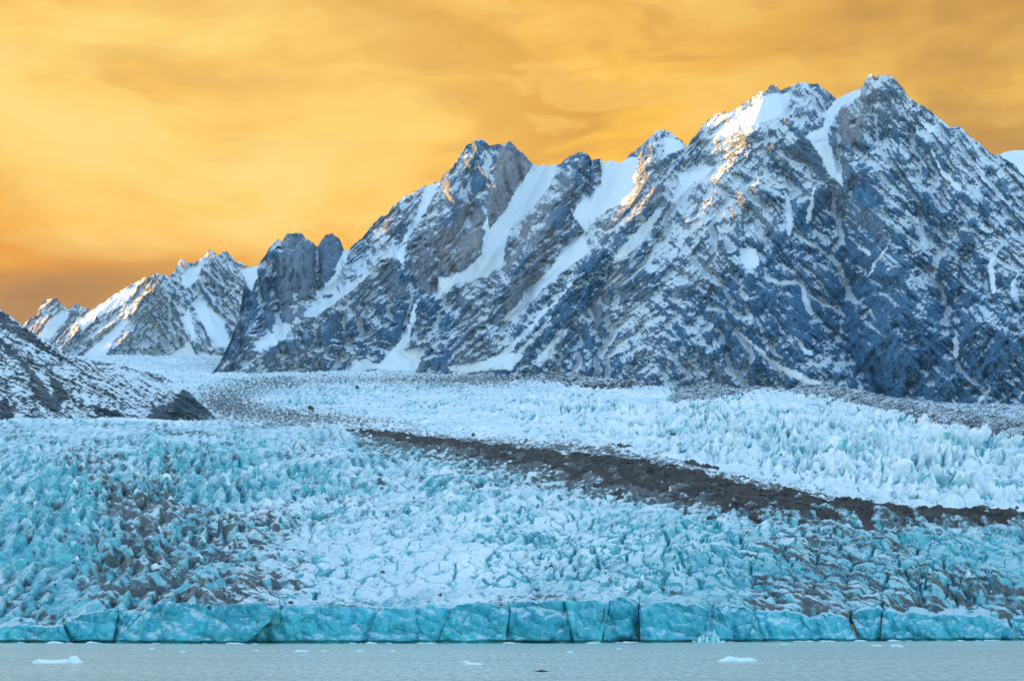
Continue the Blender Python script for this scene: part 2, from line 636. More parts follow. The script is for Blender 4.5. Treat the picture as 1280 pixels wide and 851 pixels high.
def jagged(seed, amps):
    def f(px):
        z = np.zeros_like(px, F32)
        s = 0
        for w, a in amps:
            s = s + a * perlin(px / w, z + 0.37 + w, seed)
        return s
    return f


def iso_noise(PX, V):
    return fbm(PX / 22, V / 22, 3, 35)


def build_main_massif():
    px = np.linspace(262, 1420, 1010)
    sky = [(262, 470), (275, 452), (288, 425), (300, 390), (306, 352), (312, 336), (322, 332), (330, 322), (338, 308), (347, 299), (353, 302),
           (357, 294), (366, 291), (378, 292), (384, 299), (391, 303), (396, 308), (401, 301), (407, 293), (416, 292), (424, 299),
           (430, 312), (437, 311), (446, 300), (452, 298), (464, 283), (478, 269), (482, 271), (491, 258), (508, 243), (513, 244), (524, 235),
           (538, 230), (549, 227), (556, 218), (566, 208), (575, 192), (584, 181), (596, 174), (603, 172), (609, 178), (612, 182), (618, 180),
           (625, 179), (632, 181), (637, 176), (645, 184), (655, 194), (667, 206), (684, 207), (699, 205), (706, 200), (716, 194), (725, 189),
           (733, 192), (740, 201), (747, 198), (753, 199), (757, 203), (764, 199), (767, 203), (776, 203), (790, 192), (804, 179), (815, 168),
           (822, 162), (830, 162), (842, 168), (852, 175), (858, 182), (866, 172), (876, 161), (886, 150), (895, 143), (902, 139), (912, 141),
           (920, 136), (934, 127), (944, 120), (950, 113), (956, 115), (962, 108), (968, 107), (974, 113), (984, 109), (994, 105), (1006, 104),
           (1014, 106), (1022, 104), (1030, 111), (1040, 120), (1046, 124), (1052, 121), (1060, 117), (1070, 112), (1077, 110), (1081, 101),
           (1087, 93), (1090, 92), (1094, 97), (1101, 94), (1108, 94), (1115, 94), (1121, 101), (1128, 111), (1140, 124), (1152, 133),
           (1166, 141), (1178, 152), (1187, 159), (1193, 157), (1201, 159), (1209, 168), (1222, 178), (1234, 188), (1243, 195), (1248, 193),
           (1256, 199), (1266, 205), (1272, 212), (1282, 222), (1300, 240), (1330, 262), (1370, 300), (1420, 350)]
    foot = [(262, 470), (300, 468), (450, 462), (640, 464), (700, 474), (760, 486), (860, 492), (1000, 492), (1080, 498), (1280, 505), (1420, 512)]
    fY = [(262, 4950), (450, 5050), (590, 4950), (680, 4760), (780, 4480), (950, 4160), (1100, 3980), (1280, 3820), (1420, 3740)]
    sl = [(262, 0.95), (420, 0.9), (600, 0.92), (850, 0.80), (1000, 0.78), (1280, 0.80), (1420, 0.8)]
    PX, V, Y, t = sheet(px, sky, foot, fY, sl, 408, jag=jagged(5, [(17, 1.5), (6.5, 1.8), (2.6, 1.1)]))
    wx = PX + 9 * fbm(PX / 60, V / 60, 3, 3) + 15 * fbm(PX / 150, V / 150, 2, 5)
    wy = V + 9 * fbm(PX / 60 + 40, V / 60, 3, 4) + 15 * fbm(PX / 150 + 7, V / 150, 2, 6)

    # which way gullies and strata run: '/', '\' and upright
    w1 = blobs(PX, V, [(560, 420, 120, 120, 1), (690, 330, 130, 140, 1.6), (780, 300, 90, 110, 1.2), (480, 300, 90, 60, 0.8), (890, 200, 70, 60, .8), (1240, 420, 70, 90, .5)])
    w2 = blobs(PX, V, [(1000, 330, 130, 150, 1.4), (1150, 220, 120, 140, 1.6), (900, 430, 120, 80, 1.0), (1200, 380, 160, 120, 1.0), (470, 420, 60, 50, .5)])
    w3 = blobs(PX, V, [(370, 350, 60, 70, 1.6), (570, 260, 60, 80, 1.2), (640, 230, 40, 50, 1.0), (1070, 140, 40, 50, .7)]) + 0.2
    w1 = w1 + 0.28
    w2 = w2 + 0.22
    ws = w1 + w2 + w3
    w1, w2, w3 = w1 / ws, w2 / ws, w3 / ws

    def orient(L, W, octv, seed, fn=ridged):
        return (w1 * aniso(wx, wy, -47, L, W, octv, seed, fn) + w2 * aniso(wx, wy, 49, L, W, octv, seed + 100, fn)
                + w3 * aniso(wx, wy, 82, L, W, octv, seed + 200, fn))

    # big spurs and gullies, metres towards (+) or away from (-) the fjord
    relief = np.zeros_like(PX)
    spurs = [([(330, 440), (380, 402), (420, 377), (460, 345), (490, 318)], 110, 55, 24), ([(602, 172), (566, 255), (545, 300), (535, 370)], 90, 50, 60),
             ([(727, 190), (705, 250), (652, 330), (600, 400), (560, 455)], 90, 40, 60), ([(637, 176), (620, 230), (598, 300), (570, 345)], 70, 30, 40),
             ([(826, 162), (800, 240), (742, 318), (690, 390), (632, 455)], 110, 60, 60), ([(960, 108), (925, 190), (880, 262), (850, 330), (860, 430)], 190, 120, 130),
             ([(1002, 169), (1035, 225), (1000, 260), (960, 330), (1000, 420), (1060, 492)], 120, 90, 50), ([(1090, 93), (1062, 180), (1100, 280), (1130, 360), (1120, 440)], 120, 70, 90),
             ([(1120, 104), (1190, 200), (1240, 320), (1250, 430)], 90, 60, 70), ([(365, 291), (372, 350), (380, 395)], 60, 35, 35), ([(414, 292), (410, 340)], 50, 22, 22),
             ([(480, 269), (510, 330), (500, 400), (470, 450)], 60, 40, 40), ([(1225, 400), (1190, 440), (1180, 500)], 70, 45, 45), ([(1280, 420), (1230, 455), (1220, 500)], 60, 40, 40)]
    for pts, h, wl, wr in spurs:
        d, sd, par = seg_dist(PX + 9 * fbm(PX / 60, V / 60, 3, 3), V + 9 * fbm(PX / 60 + 40, V / 60, 3, 4), pts)
        w = np.where(sd > 0, wl, wr)
        relief += h * np.maximum(0, 1 - d / w) ** 1.25
    gullies = [([(1030, 215), (1062, 330), (1048, 420), (1090, 495)], 120, 60), ([(683, 205), (640, 280), (610, 330), (550, 370)], 50, 40),
               ([(340, 330), (348, 380), (358, 412)], 70, 16), ([(397, 300), (398, 360)], 40, 9), ([(775, 205), (745, 270), (690, 340), (630, 400)], 55, 35),
               ([(870, 225), (800, 310), (740, 380)], 40, 30), ([(985, 240), (990, 300), (1010, 390)], 45, 22), ([(1147, 278), (1160, 320), (1190, 445)], 45, 30)]
    for pts, h, w in gullies:
        d, sd, par = seg_dist(PX + 6 * fbm(PX / 60, V / 60, 3, 3), V, pts)
        relief -= h * np.maximum(0, 1 - d / w) ** 1.2

    # snow couloirs and aprons
    snow_polys = [
        [(667, 208), (644, 239), (632, 262), (611, 286), (602, 318), (582, 338), (559, 347), (549, 346), (543, 376), (553, 373), (567, 356), (594, 350), (611, 344), (629, 328), (632, 305), (640, 286), (667, 258), (687, 233), (699, 203)],
        [(751, 200), (799, 196), (793, 231), (782, 255), (760, 262), (745, 274), (733, 291), (716, 270), (722, 255), (737, 247), (751, 229)],
        [(729, 293), (737, 315), (702, 340), (671, 371), (636, 398), (625, 402), (648, 379), (694, 328), (714, 305)],
        [(820, 262), (832, 258), (803, 305), (784, 320), (764, 332), (772, 313), (803, 282)],
        [(849, 216), (892, 210), (887, 219), (863, 233), (845, 254), (838, 254), (849, 233)],
        [(532, 233), (550, 228), (539, 251), (524, 278), (508, 301), (504, 334), (496, 322), (505, 297), (520, 270)],
        [(430, 310), (438, 312), (433, 327), (422, 348), (421, 370), (407, 362), (407, 354), (416, 346), (423, 327)],
        [(300, 330), (323, 328), (321, 348), (315, 365), (309, 358), (303, 341)],
        [(315, 423), (343, 417), (346, 430), (322, 436)],
        [(509, 404), (516, 406), (512, 424), (506, 437), (532, 436), (526, 450), (520, 464), (466, 464), (480, 449), (488, 438), (500, 428)],
        [(1077, 109), (1045, 122), (1033, 141), (1028, 158), (1007, 170), (1014, 179), (1028, 174), (1036, 174), (1035, 165), (1042, 148), (1052, 133), (1066, 126), (1075, 119)],
        [(1014, 179), (1035, 176), (1042, 195), (1052, 221), (1055, 237), (1047, 226), (1033, 214), (1026, 195)],
        [(828, 172), (850, 176), (856, 184), (838, 194), (826, 196), (832, 184)],
        [(880, 176), (960, 118), (990, 116), (985, 140), (940, 160), (930, 150), (915, 165)],
        [(560, 458), (600, 452), (640, 440), (655, 444), (640, 462), (560, 466)],
        [(435, 464), (440, 452), (460, 448), (478, 460)], [(925, 310), (945, 312), (950, 332), (935, 338), (926, 326)]]
    lines = [([(1162, 188), (1179, 216), (1190, 230), (1202, 239)], 3.2), ([(1200, 181), (1219, 207), (1235, 228), (1259, 254)], 2.8), ([(1150, 153), (1168, 163)], 4.5),
             ([(1147, 278), (1152, 292), (1157, 309)], 4), ([(1254, 303), (1238, 333), (1243, 364)], 3.6), ([(1278, 336), (1266, 355), (1269, 373)], 4),
             ([(1196, 416), (1193, 446)], 3.2), ([(1237, 482), (1226, 500)], 3), ([(979, 240), (985, 259), (987, 291)], 4), ([(1019, 233), (1013, 259), (1010, 277)], 3),
             ([(1001, 350), (1006, 373), (1013, 392)], 4), ([(927, 418), (953, 443), (975, 460), (1020, 480), (1040, 496)], 4.5), ([(992, 421), (1015, 443)], 2.6),
             ([(606, 258), (608, 290), (604, 318)], 3), ([(520, 375), (516, 405)], 3.5), ([(690, 395), (640, 452)], 2.6), ([(720, 350), (668, 404), (620, 450)], 3), ([(712, 408), (672, 452)], 3.5),
             ([(1090, 230), (1130, 262), (1150, 280)], 1.8), ([(1115, 175), (1135, 198)], 2.5), ([(1112, 300), (1085, 345)], 1.8), ([(900, 290), (915, 310)], 4), ([(1060, 295), (1088, 318)], 1.6)]
    field = np.zeros_like(PX)
    jit = 3.5 * fbm(PX / 9, V / 9, 3, 21) + 1.5 * perlin(PX / 2.5, V / 2.5, 22)
    for p in snow_polys:
        field = np.maximum(field, sstep(-1.2, 1.6, poly_sdf(PX, V, p) + jit * 0.75))
    for p, w in lines:
        d, _, par = seg_dist(PX + 5 * fbm(PX / 25, V / 25, 3, 23), V, p)
        field = np.maximum(field, sstep(1.0, -0.6, (d + jit * 0.9) - w * (0.15 + 1.1 * par) * (1 - sstep(.88, 1, par) * .6)))
    # bare granite walls (pale) and dark faces
    walls = [([(629, 183), (666, 207), (648, 243), (617, 278), (605, 286), (611, 251), (617, 208)], 0.9), ([(549, 290), (571, 276), (582, 247), (602, 270), (602, 305), (578, 336), (559, 346), (549, 336)], 1),
             ([(512, 297), (536, 282), (549, 305), (549, 367), (532, 367), (512, 336)], .75), ([(683, 255), (671, 270), (648, 320), (636, 340), (625, 350), (640, 300), (660, 270)], .85),
             ([(690, 264), (712, 250), (715, 270), (707, 288), (687, 284)], .25), ([(711, 403), (734, 400), (737, 415), (713, 451), (702, 451)], .2),
             ([(751, 358), (768, 381), (755, 394), (741, 411), (730, 396), (738, 381)], .7), ([(734, 358), (721, 383), (692, 411), (664, 446), (657, 440), (683, 413), (698, 385), (717, 364)], .05),
             ([(690, 388), (660, 414), (636, 446), (630, 442), (655, 410)], .05), ([(356, 295), (381, 298), (395, 311), (397, 360), (388, 386), (365, 402), (356, 406), (348, 380), (346, 335)], .5),
             ([(342, 332), (347, 353), (348, 384), (357, 412), (340, 376), (330, 381), (314, 410), (296, 421), (312, 388), (327, 354), (338, 349)], .1),
             ([(316, 418), (340, 415), (349, 385), (332, 383)], .25), ([(396, 308), (407, 294), (419, 294), (428, 311), (420, 332), (411, 353), (398, 358)], .35),
             ([(1042, 150), (1052, 135), (1075, 128), (1083, 150), (1075, 179), (1040, 176)], .8), ([(990, 183), (1001, 171), (1021, 188), (1034, 221), (1028, 223)], .2),
             ([(1049, 428), (1070, 414), (1098, 455), (1103, 494), (1080, 484), (1060, 455)], .0), ([(478, 400), (506, 396), (507, 420), (490, 425), (476, 412)], .05),
             ([(470, 335), (485, 325), (500, 345), (512, 372), (480, 368)], .55), ([(1060, 235), (1090, 225), (1110, 255), (1080, 262)], .0), ([(575, 415), (572, 432), (556, 455), (536, 458), (560, 430)], .1),
             ([(640, 345), (680, 330), (690, 350), (650, 385), (625, 392)], .75), ([(590, 215), (606, 208), (604, 240), (588, 244)], .0)]
    wall = np.zeros_like(PX)
    gran = np.clip(0.10 + 0.9 * fbm(PX / 70, V / 70, 3, 61) + blobs(PX, V, [(600, 270, 90, 70, .35), (700, 300, 70, 60, .3), (900, 170, 60, 50, .3), (1060, 160, 50, 50, .3), (900, 290, 60, 60, .3), (1150, 420, 200, 90, -.7), (950, 420, 120, 60, -.2)]), 0, 1)
    for p, g in walls:
        s = sstep(-2.0, 2.0, poly_sdf(PX, V, p) + jit * 0.9)
        wall = np.maximum(wall, s)
        gran = gran * (1 - s) + g * s
    wall *= 1 - field

    rough = 1 - 0.94 * np.maximum(blur(field, 3), field * .8)
    amp = rough * sstep(0.0, 0.06, t)[:, None]
    relief += amp * (70 * (orient(190, 42, 3, 11) - 0.45) + 55 * (ridged(wx / 62, wy / 85, 3, 34) - .45) + 14 * iso_noise(PX, V))
    relief, gully = erode(relief, V, 2.9, 2.75, 2.1, rounds=6, drops=16000, depth=7.0, keep=0.25 + 0.75 * amp)
    mid = 0
    fine = orient(52, 13, 3, 12) - 0.45
    strat = orient(26, 5.0, 2, 13) - 0.5
    iso = fbm(wx / 14, wy / 14, 4, 15)
    tiny = orient(6.5, 2.2, 2, 16) - 0.5
    relief = blur(relief, 1)
    relief += amp * (38 * fine + 13 * strat + 21 * iso + 10 * tiny * (1 - 0.4 * wall))
    relief += 20 * fbm(PX / 90, V / 90, 2, 33)
    # ledges: a stair of short risers, each tread a place for snow to lie
    q = (V * 0.9 + PX * (0.45 * w1 - 0.45 * w2) + 7 * fbm(PX / 30, V / 30, 3, 41)) / 8.5
    saw = q - np.floor(q)
    relief += amp * (1 - wall) * 4.0 * (saw - 0.5) * sstep(-0.2, 0.4, fbm(PX / 40, V / 40, 2, 43))
    Y = Y - relief

    X, Yy, Z = ray_point(PX, V, Y)
    P = np.stack([X, Yy, Z], -1)
    nz = grid_normals(P)[..., 2]
    nzs = grid_normals(np.stack([blur(P[..., i], 3) for i in range(3)], -1))[..., 2]
    dep = 0.6 * (blur(relief, 4) - relief) + 0.55 * (blur(relief, 13) - relief)                     # hollows gather snow
    bias = blobs(PX, V, [(1150, 440, 170, 75, -.30), (1010, 380, 90, 60, -.16), (900, 380, 70, 40, -.10), (760, 440, 130, 40, .16), (900, 470, 120, 30, .16), (640, 440, 60, 30, .08),
                         (1230, 260, 80, 80, .02), (890, 300, 80, 50, .08), (450, 370, 60, 40, .10), (400, 450, 80, 20, .10), (930, 150, 60, 40, .16), (370, 350, 50, 60, .02),
                         (480, 290, 50, 40, -.10), (1090, 330, 60, 80, -.08), (1110, 120, 50, 40, .02), (560, 390, 60, 40, -.05), (700, 400, 50, 40, -.04)])
    drift = fbm(PX / 4.2, V / 4.2, 3, 51) * 0.40 + orient(15, 5.0, 2, 53) * 0.14 - 0.07 + 0.34 * fbm(PX / 26, V / 26, 4, 54) + 0.27 * np.clip(gully - 0.9, -0.5, 1.6) * sstep(-.35, .25, fbm(PX / 16, V / 16, 3, 58))
    for pts, r, w in [([(338, 424), (380, 400), (420, 375), (460, 343), (492, 317)], 6, .5), ([(640, 392), (700, 330), (735, 300)], 8, .2), ([(880, 262), (850, 330), (800, 400)], 40, .12),
                      ([(560, 212), (530, 245), (470, 300)], 8, .12), ([(925, 190), (890, 250), (850, 300)], 30, .15), ([(470, 300), (500, 330)], 8, .2), ([(1240, 395), (1200, 440)], 6, .25)]:
        d, sd, _ = seg_dist(PX + 4 * fbm(PX / 25, V / 25, 3, 23), V, pts)
        bias += w * np.exp(-(d / r) ** 2)
    score = 0.475 + 0.90 * (nz - 0.60) + 0.45 * (nzs - 0.60) + 0.014 * dep + drift + bias - 0.34 * wall
    snow = np.clip(np.maximum(score, field * 1.25), 0, 1)
    # three mountains, parted along the snow gullies between them
    jn = 2.5 * fbm(PX / 12, V / 12, 3, 91)
    edge_a = np.interp(V, [290, 312, 346, 368, 400, 425, 462, 490], [436, 433, 417, 410, 380, 340, 296, 270]) + jn
    edge_b = np.interp(V, [150, 182, 216, 254, 305, 335, 398, 440, 470, 500], [858, 858, 850, 842, 803, 765, 690, 640, 600, 590]) + jn
    part = (PX > edge_a).astype(np.int8) + (PX > edge_b).astype(np.int8)
    finish_sheet(('rock_tower', 'mountain', 'mountain'), M_MOUNT, PX, V, Y, snow, gran, field,
                 ('steep dark twin rock towers left of the central mountain', 'central jagged mountain with bare granite walls and a broad snow couloir',
                  'highest broad snow-dusted mountain with a double summit, at the right'), 'mountain', split=part)


def build_far_peaks():
    # snowy ridge with the sunlit crest
    px = np.linspace(70, 360, 290)
    sky = [(70, 425), (84, 412), (97, 402), (110, 392), (122, 382), (135, 374), (150, 364), (163, 357), (172, 352), (181, 346), (187, 345), (194, 342), (204, 344), (212, 347), (218, 338),
           (223, 326), (227, 322), (232, 328), (240, 329), (248, 325), (256, 320), (262, 313), (267, 315), (272, 319), (277, 315), (283, 314), (290, 321), (295, 329), (300, 326), (306, 332), (312, 334), (324, 333), (340, 338), (360, 350)]
    foot = [(70, 452), (360, 474)]
    PX, V, Y, t = sheet(px, sky, foot, [(70, 7800), (360, 7300)], [(70, 0.85), (360, 0.85)], 190, jag=jagged(9, [(14, 1.2), (5, 1.3), (2.5, .7)]))
    wx = PX + 6 * fbm(PX / 40, V / 40, 3, 3); wy = V + 6 * fbm(PX / 40 + 9, V / 40, 3, 4)
    rel = np.zeros_like(PX)
    for pts, h, wl, wr in [([(194, 342), (178, 370), (160, 410), (140, 452)], 150, 40, 45), ([(194, 342), (212, 380), (238, 425), (255, 465)], 130, 30, 40), ([(262, 313), (256, 350), (262, 400), (280, 440)], 140, 40, 45),
                           ([(227, 322), (222, 360), (235, 410)], 80, 20, 30), ([(283, 314), (300, 360), (312, 410)], 80, 30, 40), ([(172, 352), (130, 385), (100, 412)], 80, 12, 60)]:
        d, sd, _ = seg_dist(wx, wy, pts)
        rel += h * np.maximum(0, 1 - d / np.where(sd > 0, wl, wr)) ** 1.2
    field = np.zeros_like(PX)
    jit = 3.0 * fbm(PX / 8, V / 8, 3, 21)
    for p in [[(236, 426), (247, 445), (253, 462), (250, 480), (190, 480), (186, 459), (207, 450), (221, 438)], [(250, 366), (257, 380), (278, 398), (288, 431), (273, 436), (254, 408), (240, 380)],
              [(151, 399), (162, 400), (134, 441), (128, 460), (100, 455), (107, 441), (130, 422)], [(97, 402), (135, 374), (172, 352), (168, 366), (151, 384), (121, 396), (104, 415)],
              [(299, 333), (325, 332), (320, 350), (312, 366), (303, 341)], [(225, 345), (245, 330), (256, 322), (246, 352), (232, 362)], [(236, 385), (246, 420), (238, 430), (228, 400)]]:
        field = np.maximum(field, sstep(-1.2, 1.8, poly_sdf(PX, V, p) + jit))
    amp = 1 - 0.93 * field
    w1 = sstep(215, 170, PX + (V - 400) * 0.3)
    mid = w1 * aniso(wx, wy, -52, 90, 22, 3, 11) + (1 - w1) * aniso(wx, wy, 55, 90, 22, 3, 12) - .45
    fine = w1 * aniso(wx, wy, -52, 26, 7, 3, 13) + (1 - w1) * aniso(wx, wy, 55, 26, 7, 3, 14) - .45
    rel += amp * (95 * mid + 40 * fine + 22 * fbm(wx / 8, wy / 8, 4, 15) + 9 * (ridged(wx / 4, wy / 4, 2, 16) - .5))
    Y = Y - rel
    X, Yy, Z = ray_point(PX, V, Y)
    nz = grid_normals(np.stack([X, Yy, Z], -1))[..., 2]
    bias = blobs(PX, V, [(210, 440, 40, 40, .12), (300, 420, 30, 60, -.08), (160, 400, 14, 30, .1), (270, 360, 25, 25, -.12), (225, 375, 20, 30, -.08)])
    score = .60 + .9 * (nz - .6) + .02 * (blur(rel, 4) - rel) + .5 * fbm(wx / 5, wy / 5, 4, 51) + .3 * (fine) + bias
    snow = np.clip(np.maximum(score, field * 1.25), 0, 1)
    gran = np.clip(.25 + fbm(PX / 40, V / 40, 3, 61), 0, 1)
    finish_sheet('distant_mountain', M_FAR, PX, V, Y, snow, gran, field, 'distant snowy peak with a golden sunlit left ridge and snow bowl', 'mountain', back_len=1200)
    # pointed peaks farther off, left
    px = np.linspace(-70, 150, 200)
    sky = [(-70, 455), (-20, 440), (10, 420), (28, 408), (36, 399), (44, 393), (48, 386), (54, 379), (60, 374), (66, 372), (72, 373), (77, 380), (82, 384), (86, 386), (92, 381), (97, 379), (101, 384), (110, 386), (114, 391), (125, 402), (150, 430)]
    PX, V, Y, t = sheet(px, sky, [(-70, 462), (150, 462)], [(-70, 9700), (150, 9400)], 0.85, 110, jag=jagged(19, [(9, 1.4), (4, 1.4), (2, .6)]))
    wx = PX + 5 * fbm(PX / 30, V / 30, 3, 73); wy = V + 5 * fbm(PX / 30 + 9, V / 30, 3, 74)
    rel = np.zeros_like(PX)
    for pts, h, wl, wr in [([(68, 372), (58, 400), (40, 440)], 150, 25, 20), ([(97, 379), (80, 410), (60, 445)], 110, 20, 25)]:
        d, sd, _ = seg_dist(wx, wy, pts)
        rel += h * np.maximum(0, 1 - d / np.where(sd > 0, wl, wr)) ** 1.2
    field = np.zeros_like(PX)
    for p in [[(76, 386), (88, 390), (78, 405), (62, 425), (48, 420), (60, 402)], [(98, 396), (112, 396), (100, 425), (80, 430), (84, 412)]]:
        field = np.maximum(field, sstep(-1.2, 1.8, poly_sdf(PX, V, p) + 2.5 * fbm(PX / 8, V / 8, 3, 21)))
    fine = aniso(wx, wy, -50, 30, 7, 3, 75) - .45
    rel += (1 - .93 * field) * (80 * (aniso(wx, wy, -50, 70, 20, 3, 76) - .45) + 50 * fine + 25 * fbm(wx / 7, wy / 7, 3, 77))
    Y = Y - rel
    X, Yy, Z = ray_point(PX, V, Y)
    nz = grid_normals(np.stack([X, Yy, Z], -1))[..., 2]
    snow = np.clip(np.maximum(.46 + .9 * (nz - .6) + .02 * (blur(rel, 4) - rel) + .5 * fbm(wx / 5, wy / 5, 4, 51), field * 1.25), 0, 1)
    finish_sheet('distant_mountain', M_FAR, PX, V, Y, snow, np.full_like(PX, .55), field, 'small pointed far peaks above the dark left hillside', 'mountain', back_len=1200)
    # snow dome behind the right shoulder
    px = np.linspace(1225, 1420, 60)
    sky = [(1225, 212), (1245, 196), (1256, 190), (1268, 188), (1285, 188), (1320, 196), (1370, 225), (1420, 270)]
    PX, V, Y, t = sheet(px, sky, [(1225, 330), (1420, 330)], [(1225, 7000), (1420, 7000)], 0.7, 60)
    Y = Y - 25 * fbm(PX / 40, V / 40, 3, 5)
    one = np.ones_like(PX)
    finish_sheet('snow_dome', M_FAR, PX, V, Y, one, one * .4, one, 'smooth snow dome showing behind the right mountain shoulder', 'mountain', back_len=1200)


def build_hill():
    px = np.linspace(-190, 300, 400)
    sky = [(-190, 300), (-60, 356), (-20, 376), (0, 387), (8, 392), (20, 400), (35, 412), (52, 422), (66, 432), (80, 439), (100, 446), (128, 452), (150, 456), (170, 461), (186, 464), (200, 469), (215, 475), (226, 483), (236, 490), (246, 500), (256, 509), (270, 517), (285, 523), (300, 528)]
    foot = [(-190, 524), (0, 523), (120, 521), (250, 522), (300, 527)]
    PX, V, Y, t = sheet(px, sky, foot, [(-190, 3250), (0, 3330), (150, 3440), (300, 3400)], [(-190, 0.62), (120, .55), (300, .45)], 175, below=8, jag=jagged(29, [(20, 1.2), (6, 1.0), (2.6, .7)]))
    wx = PX + 5 * fbm(PX / 30, V / 30, 3, 3); wy = V + 5 * fbm(PX / 30 + 9, V / 30, 3, 4)
    rel = np.zeros_like(PX)
    # the dark rock step that runs down across the slope
    d, sd, par = seg_dist(wx, wy, [(-60, 385), (0, 425), (22, 448), (40, 468), (58, 492), (80, 512)])
    rel += 34 * sstep(-9, 9, np.where(sd > 0, d, -d))
    d2, sd2, _ = seg_dist(wx, wy, [(236, 488), (225, 506), (200, 520)])
    rel += 30 * np.maximum(0, 1 - d2 / 30)
    fine = aniso(wx, wy, 28, 30, 7, 3, 13) - .45
    rel += 26 * (aniso(wx, wy, 30, 110, 24, 3, 11) - .45) + 11 * fine + 8 * fbm(wx / 8, wy / 8, 4, 15) + 4.5 * (aniso(wx, wy, 25, 7, 2.4, 2, 16) - .5)
    Y = Y - rel
    X, Yy, Z = ray_point(PX, V, Y)
    nz = grid_normals(np.stack([X, Yy, Z], -1))[..., 2]
    wall = 0
    for p in [[(-40, 398), (2, 424), (26, 447), (44, 466), (62, 494), (78, 512), (64, 514), (44, 498), (32, 462), (10, 442), (-40, 410)], [(-30, 500), (10, 500), (22, 512), (16, 530), (-30, 530)],
              [(234, 484), (248, 500), (270, 524), (180, 526), (190, 512), (214, 502)], [(62, 470), (78, 478), (84, 498), (70, 508)], [(-20, 388), (4, 392), (40, 418), (66, 440), (60, 441), (30, 424), (-20, 402)],
              [(112, 506), (132, 508), (160, 522), (120, 520)]]:
        wall = np.maximum(wall, sstep(-2.5, 2.5, poly_sdf(PX, V, p) + 5 * fbm(PX / 8, V / 8, 4, 21)))
    snow = np.clip(.50 + .9 * (nz - .80) + .018 * (blur(rel, 4) - rel) * 2 + (.35 + .5 * sstep(-.3, .4, fbm(PX / 40, V / 30, 2, 56))) * fbm(wx / 5.5, wy / 3.2, 4, 51) + .45 * fbm(wx / 26, wy / 14, 3, 57) + .35 * fine + .06 + blobs(PX, V, [(150, 480, 60, 18, .12)]) - .50 * wall, 0, 1)
    gran = np.clip(.35 + fbm(PX / 40, V / 40, 3, 61) + blobs(PX, V, [(56, 490, 14, 22, .6)]), 0, 1)
    finish_sheet('hillside', M_HILL, PX, V, Y, snow, gran, 0 * PX, 'dark snow-dusted rocky hillside with a rock step, at the left edge', 'hillside', back_len=700)


def build_shade_range():
    """an unseen range, added outside the picture to throw shade over the valley"""
    y = np.linspace(3500, 15500, 220)
    crest = interp([(3500, 1000), (5000, 1500), (8000, 1750), (9500, 1780), (9850, 1820), (10150, 2000), (10450, 2220), (10800, 2080), (11150, 1600), (12700, 1480), (14000, 1400), (15500, 1300)], y)  # unseen range: crest heights shaped for the shadow it casts
    crest = crest + 45 * fbm(y / 500, y * 0 + .3, 4, 7) + 25 * perlin(y / 60, y * 0 + .7, 8)
    rows = 40
    P = []
    for i in range(-rows, rows + 1):
        q = i / rows
        zz = crest * (1 - abs(q)) ** 1.15
        xx = -6200 + q * 1900 - (y - 8000) * 0.15 + 120 * fbm(y / 300, y * 0 + q * 6, 3, 9)
        zz = zz + 110 * (1 - abs(q)) * abs(q) * 4 * (ridged(y / 420, y * 0 + q * 2, 3, 10) - .4)
        P.append(np.stack([xx, y, zz - 3], -1))
    P = np.array(P)
    nz = grid_normals(P)[..., 2]
    snow = np.clip(.5 + .9 * (nz - .7) + .5 * fbm(P[..., 1] / 60, P[..., 0] / 60, 4, 5), 0, 1)
    me = make_mesh('shade_range', P, grid_faces(*P.shape[:2]), {'mask': np.stack([snow, snow * 0 + .3, snow * 0], -1)})
    add('shade_range', me, M_MOUNT, label='unseen snowy range added to shade the valley, outside the picture', category='mountain', kind='structure')


build_main_massif()
build_far_peaks()
build_hill()
build_shade_range()

# ------------------------------------------------------------------ glacier
CLIFF_TOP = [(-200, 790), (-40, 788), (0, 787), (40, 783), (76, 782), (80, 779), (110, 771), (138, 766), (150, 768), (172, 768), (185, 763), (215, 758), (270, 757), (330, 757), (350, 759), (400, 761), (480, 763),
             (560, 762), (600, 759), (640, 757), (660, 757), (704, 752), (740, 752), (770, 754), (798, 758), (830, 756), (868, 757), (884, 762), (920, 764), (950, 768), (985, 767), (1020, 770), (1060, 772), (1100, 770),
             (1150, 772), (1200, 776), (1250, 779), (1280, 777), (1500, 775)]
BASE_V = [(-200, 803), (0, 803), (300, 804), (700, 803.5), (900, 802), (1280, 800), (1500, 799)]
# ice wall blocks between the deep clefts: pixel span, setback at both ends (m)
BLOCKS = [(-200, -70, 0, 8), (-70, 79, 6, -3), (79, 147, 8, 2), (147, 176, 14, 10), (176, 262, 3, -4), (262, 350, -4, -9), (350, 472, 16, 10), (472, 562, 2, 4), (562, 636, 6, -2), (636, 706, 5, -3), (706, 762, -8, -4),
          (762, 799, 4, 10), (799, 884, -8, -3), (884, 942, 3, 0), (942, 1062, 2, -2), (1062, 1104, 6, 12), (1104, 1262, 4, -1), (1262, 1360, 4, 0), (1360, 1500, -3, 4)]


def front_Y(px):
    """distance of the calving front along each bearing"""
    Y = CAMZ * FPX / (interp(BASE_V, px) - HOR)
    off = np.zeros_like(px, dtype=float)
    for a, b, s0, s1 in BLOCKS:
        m = (px >= a) & (px <= b)
        off = np.where(m, s0 + (s1 - s0) * (px - a) / (b - a), off)
    return Y + off


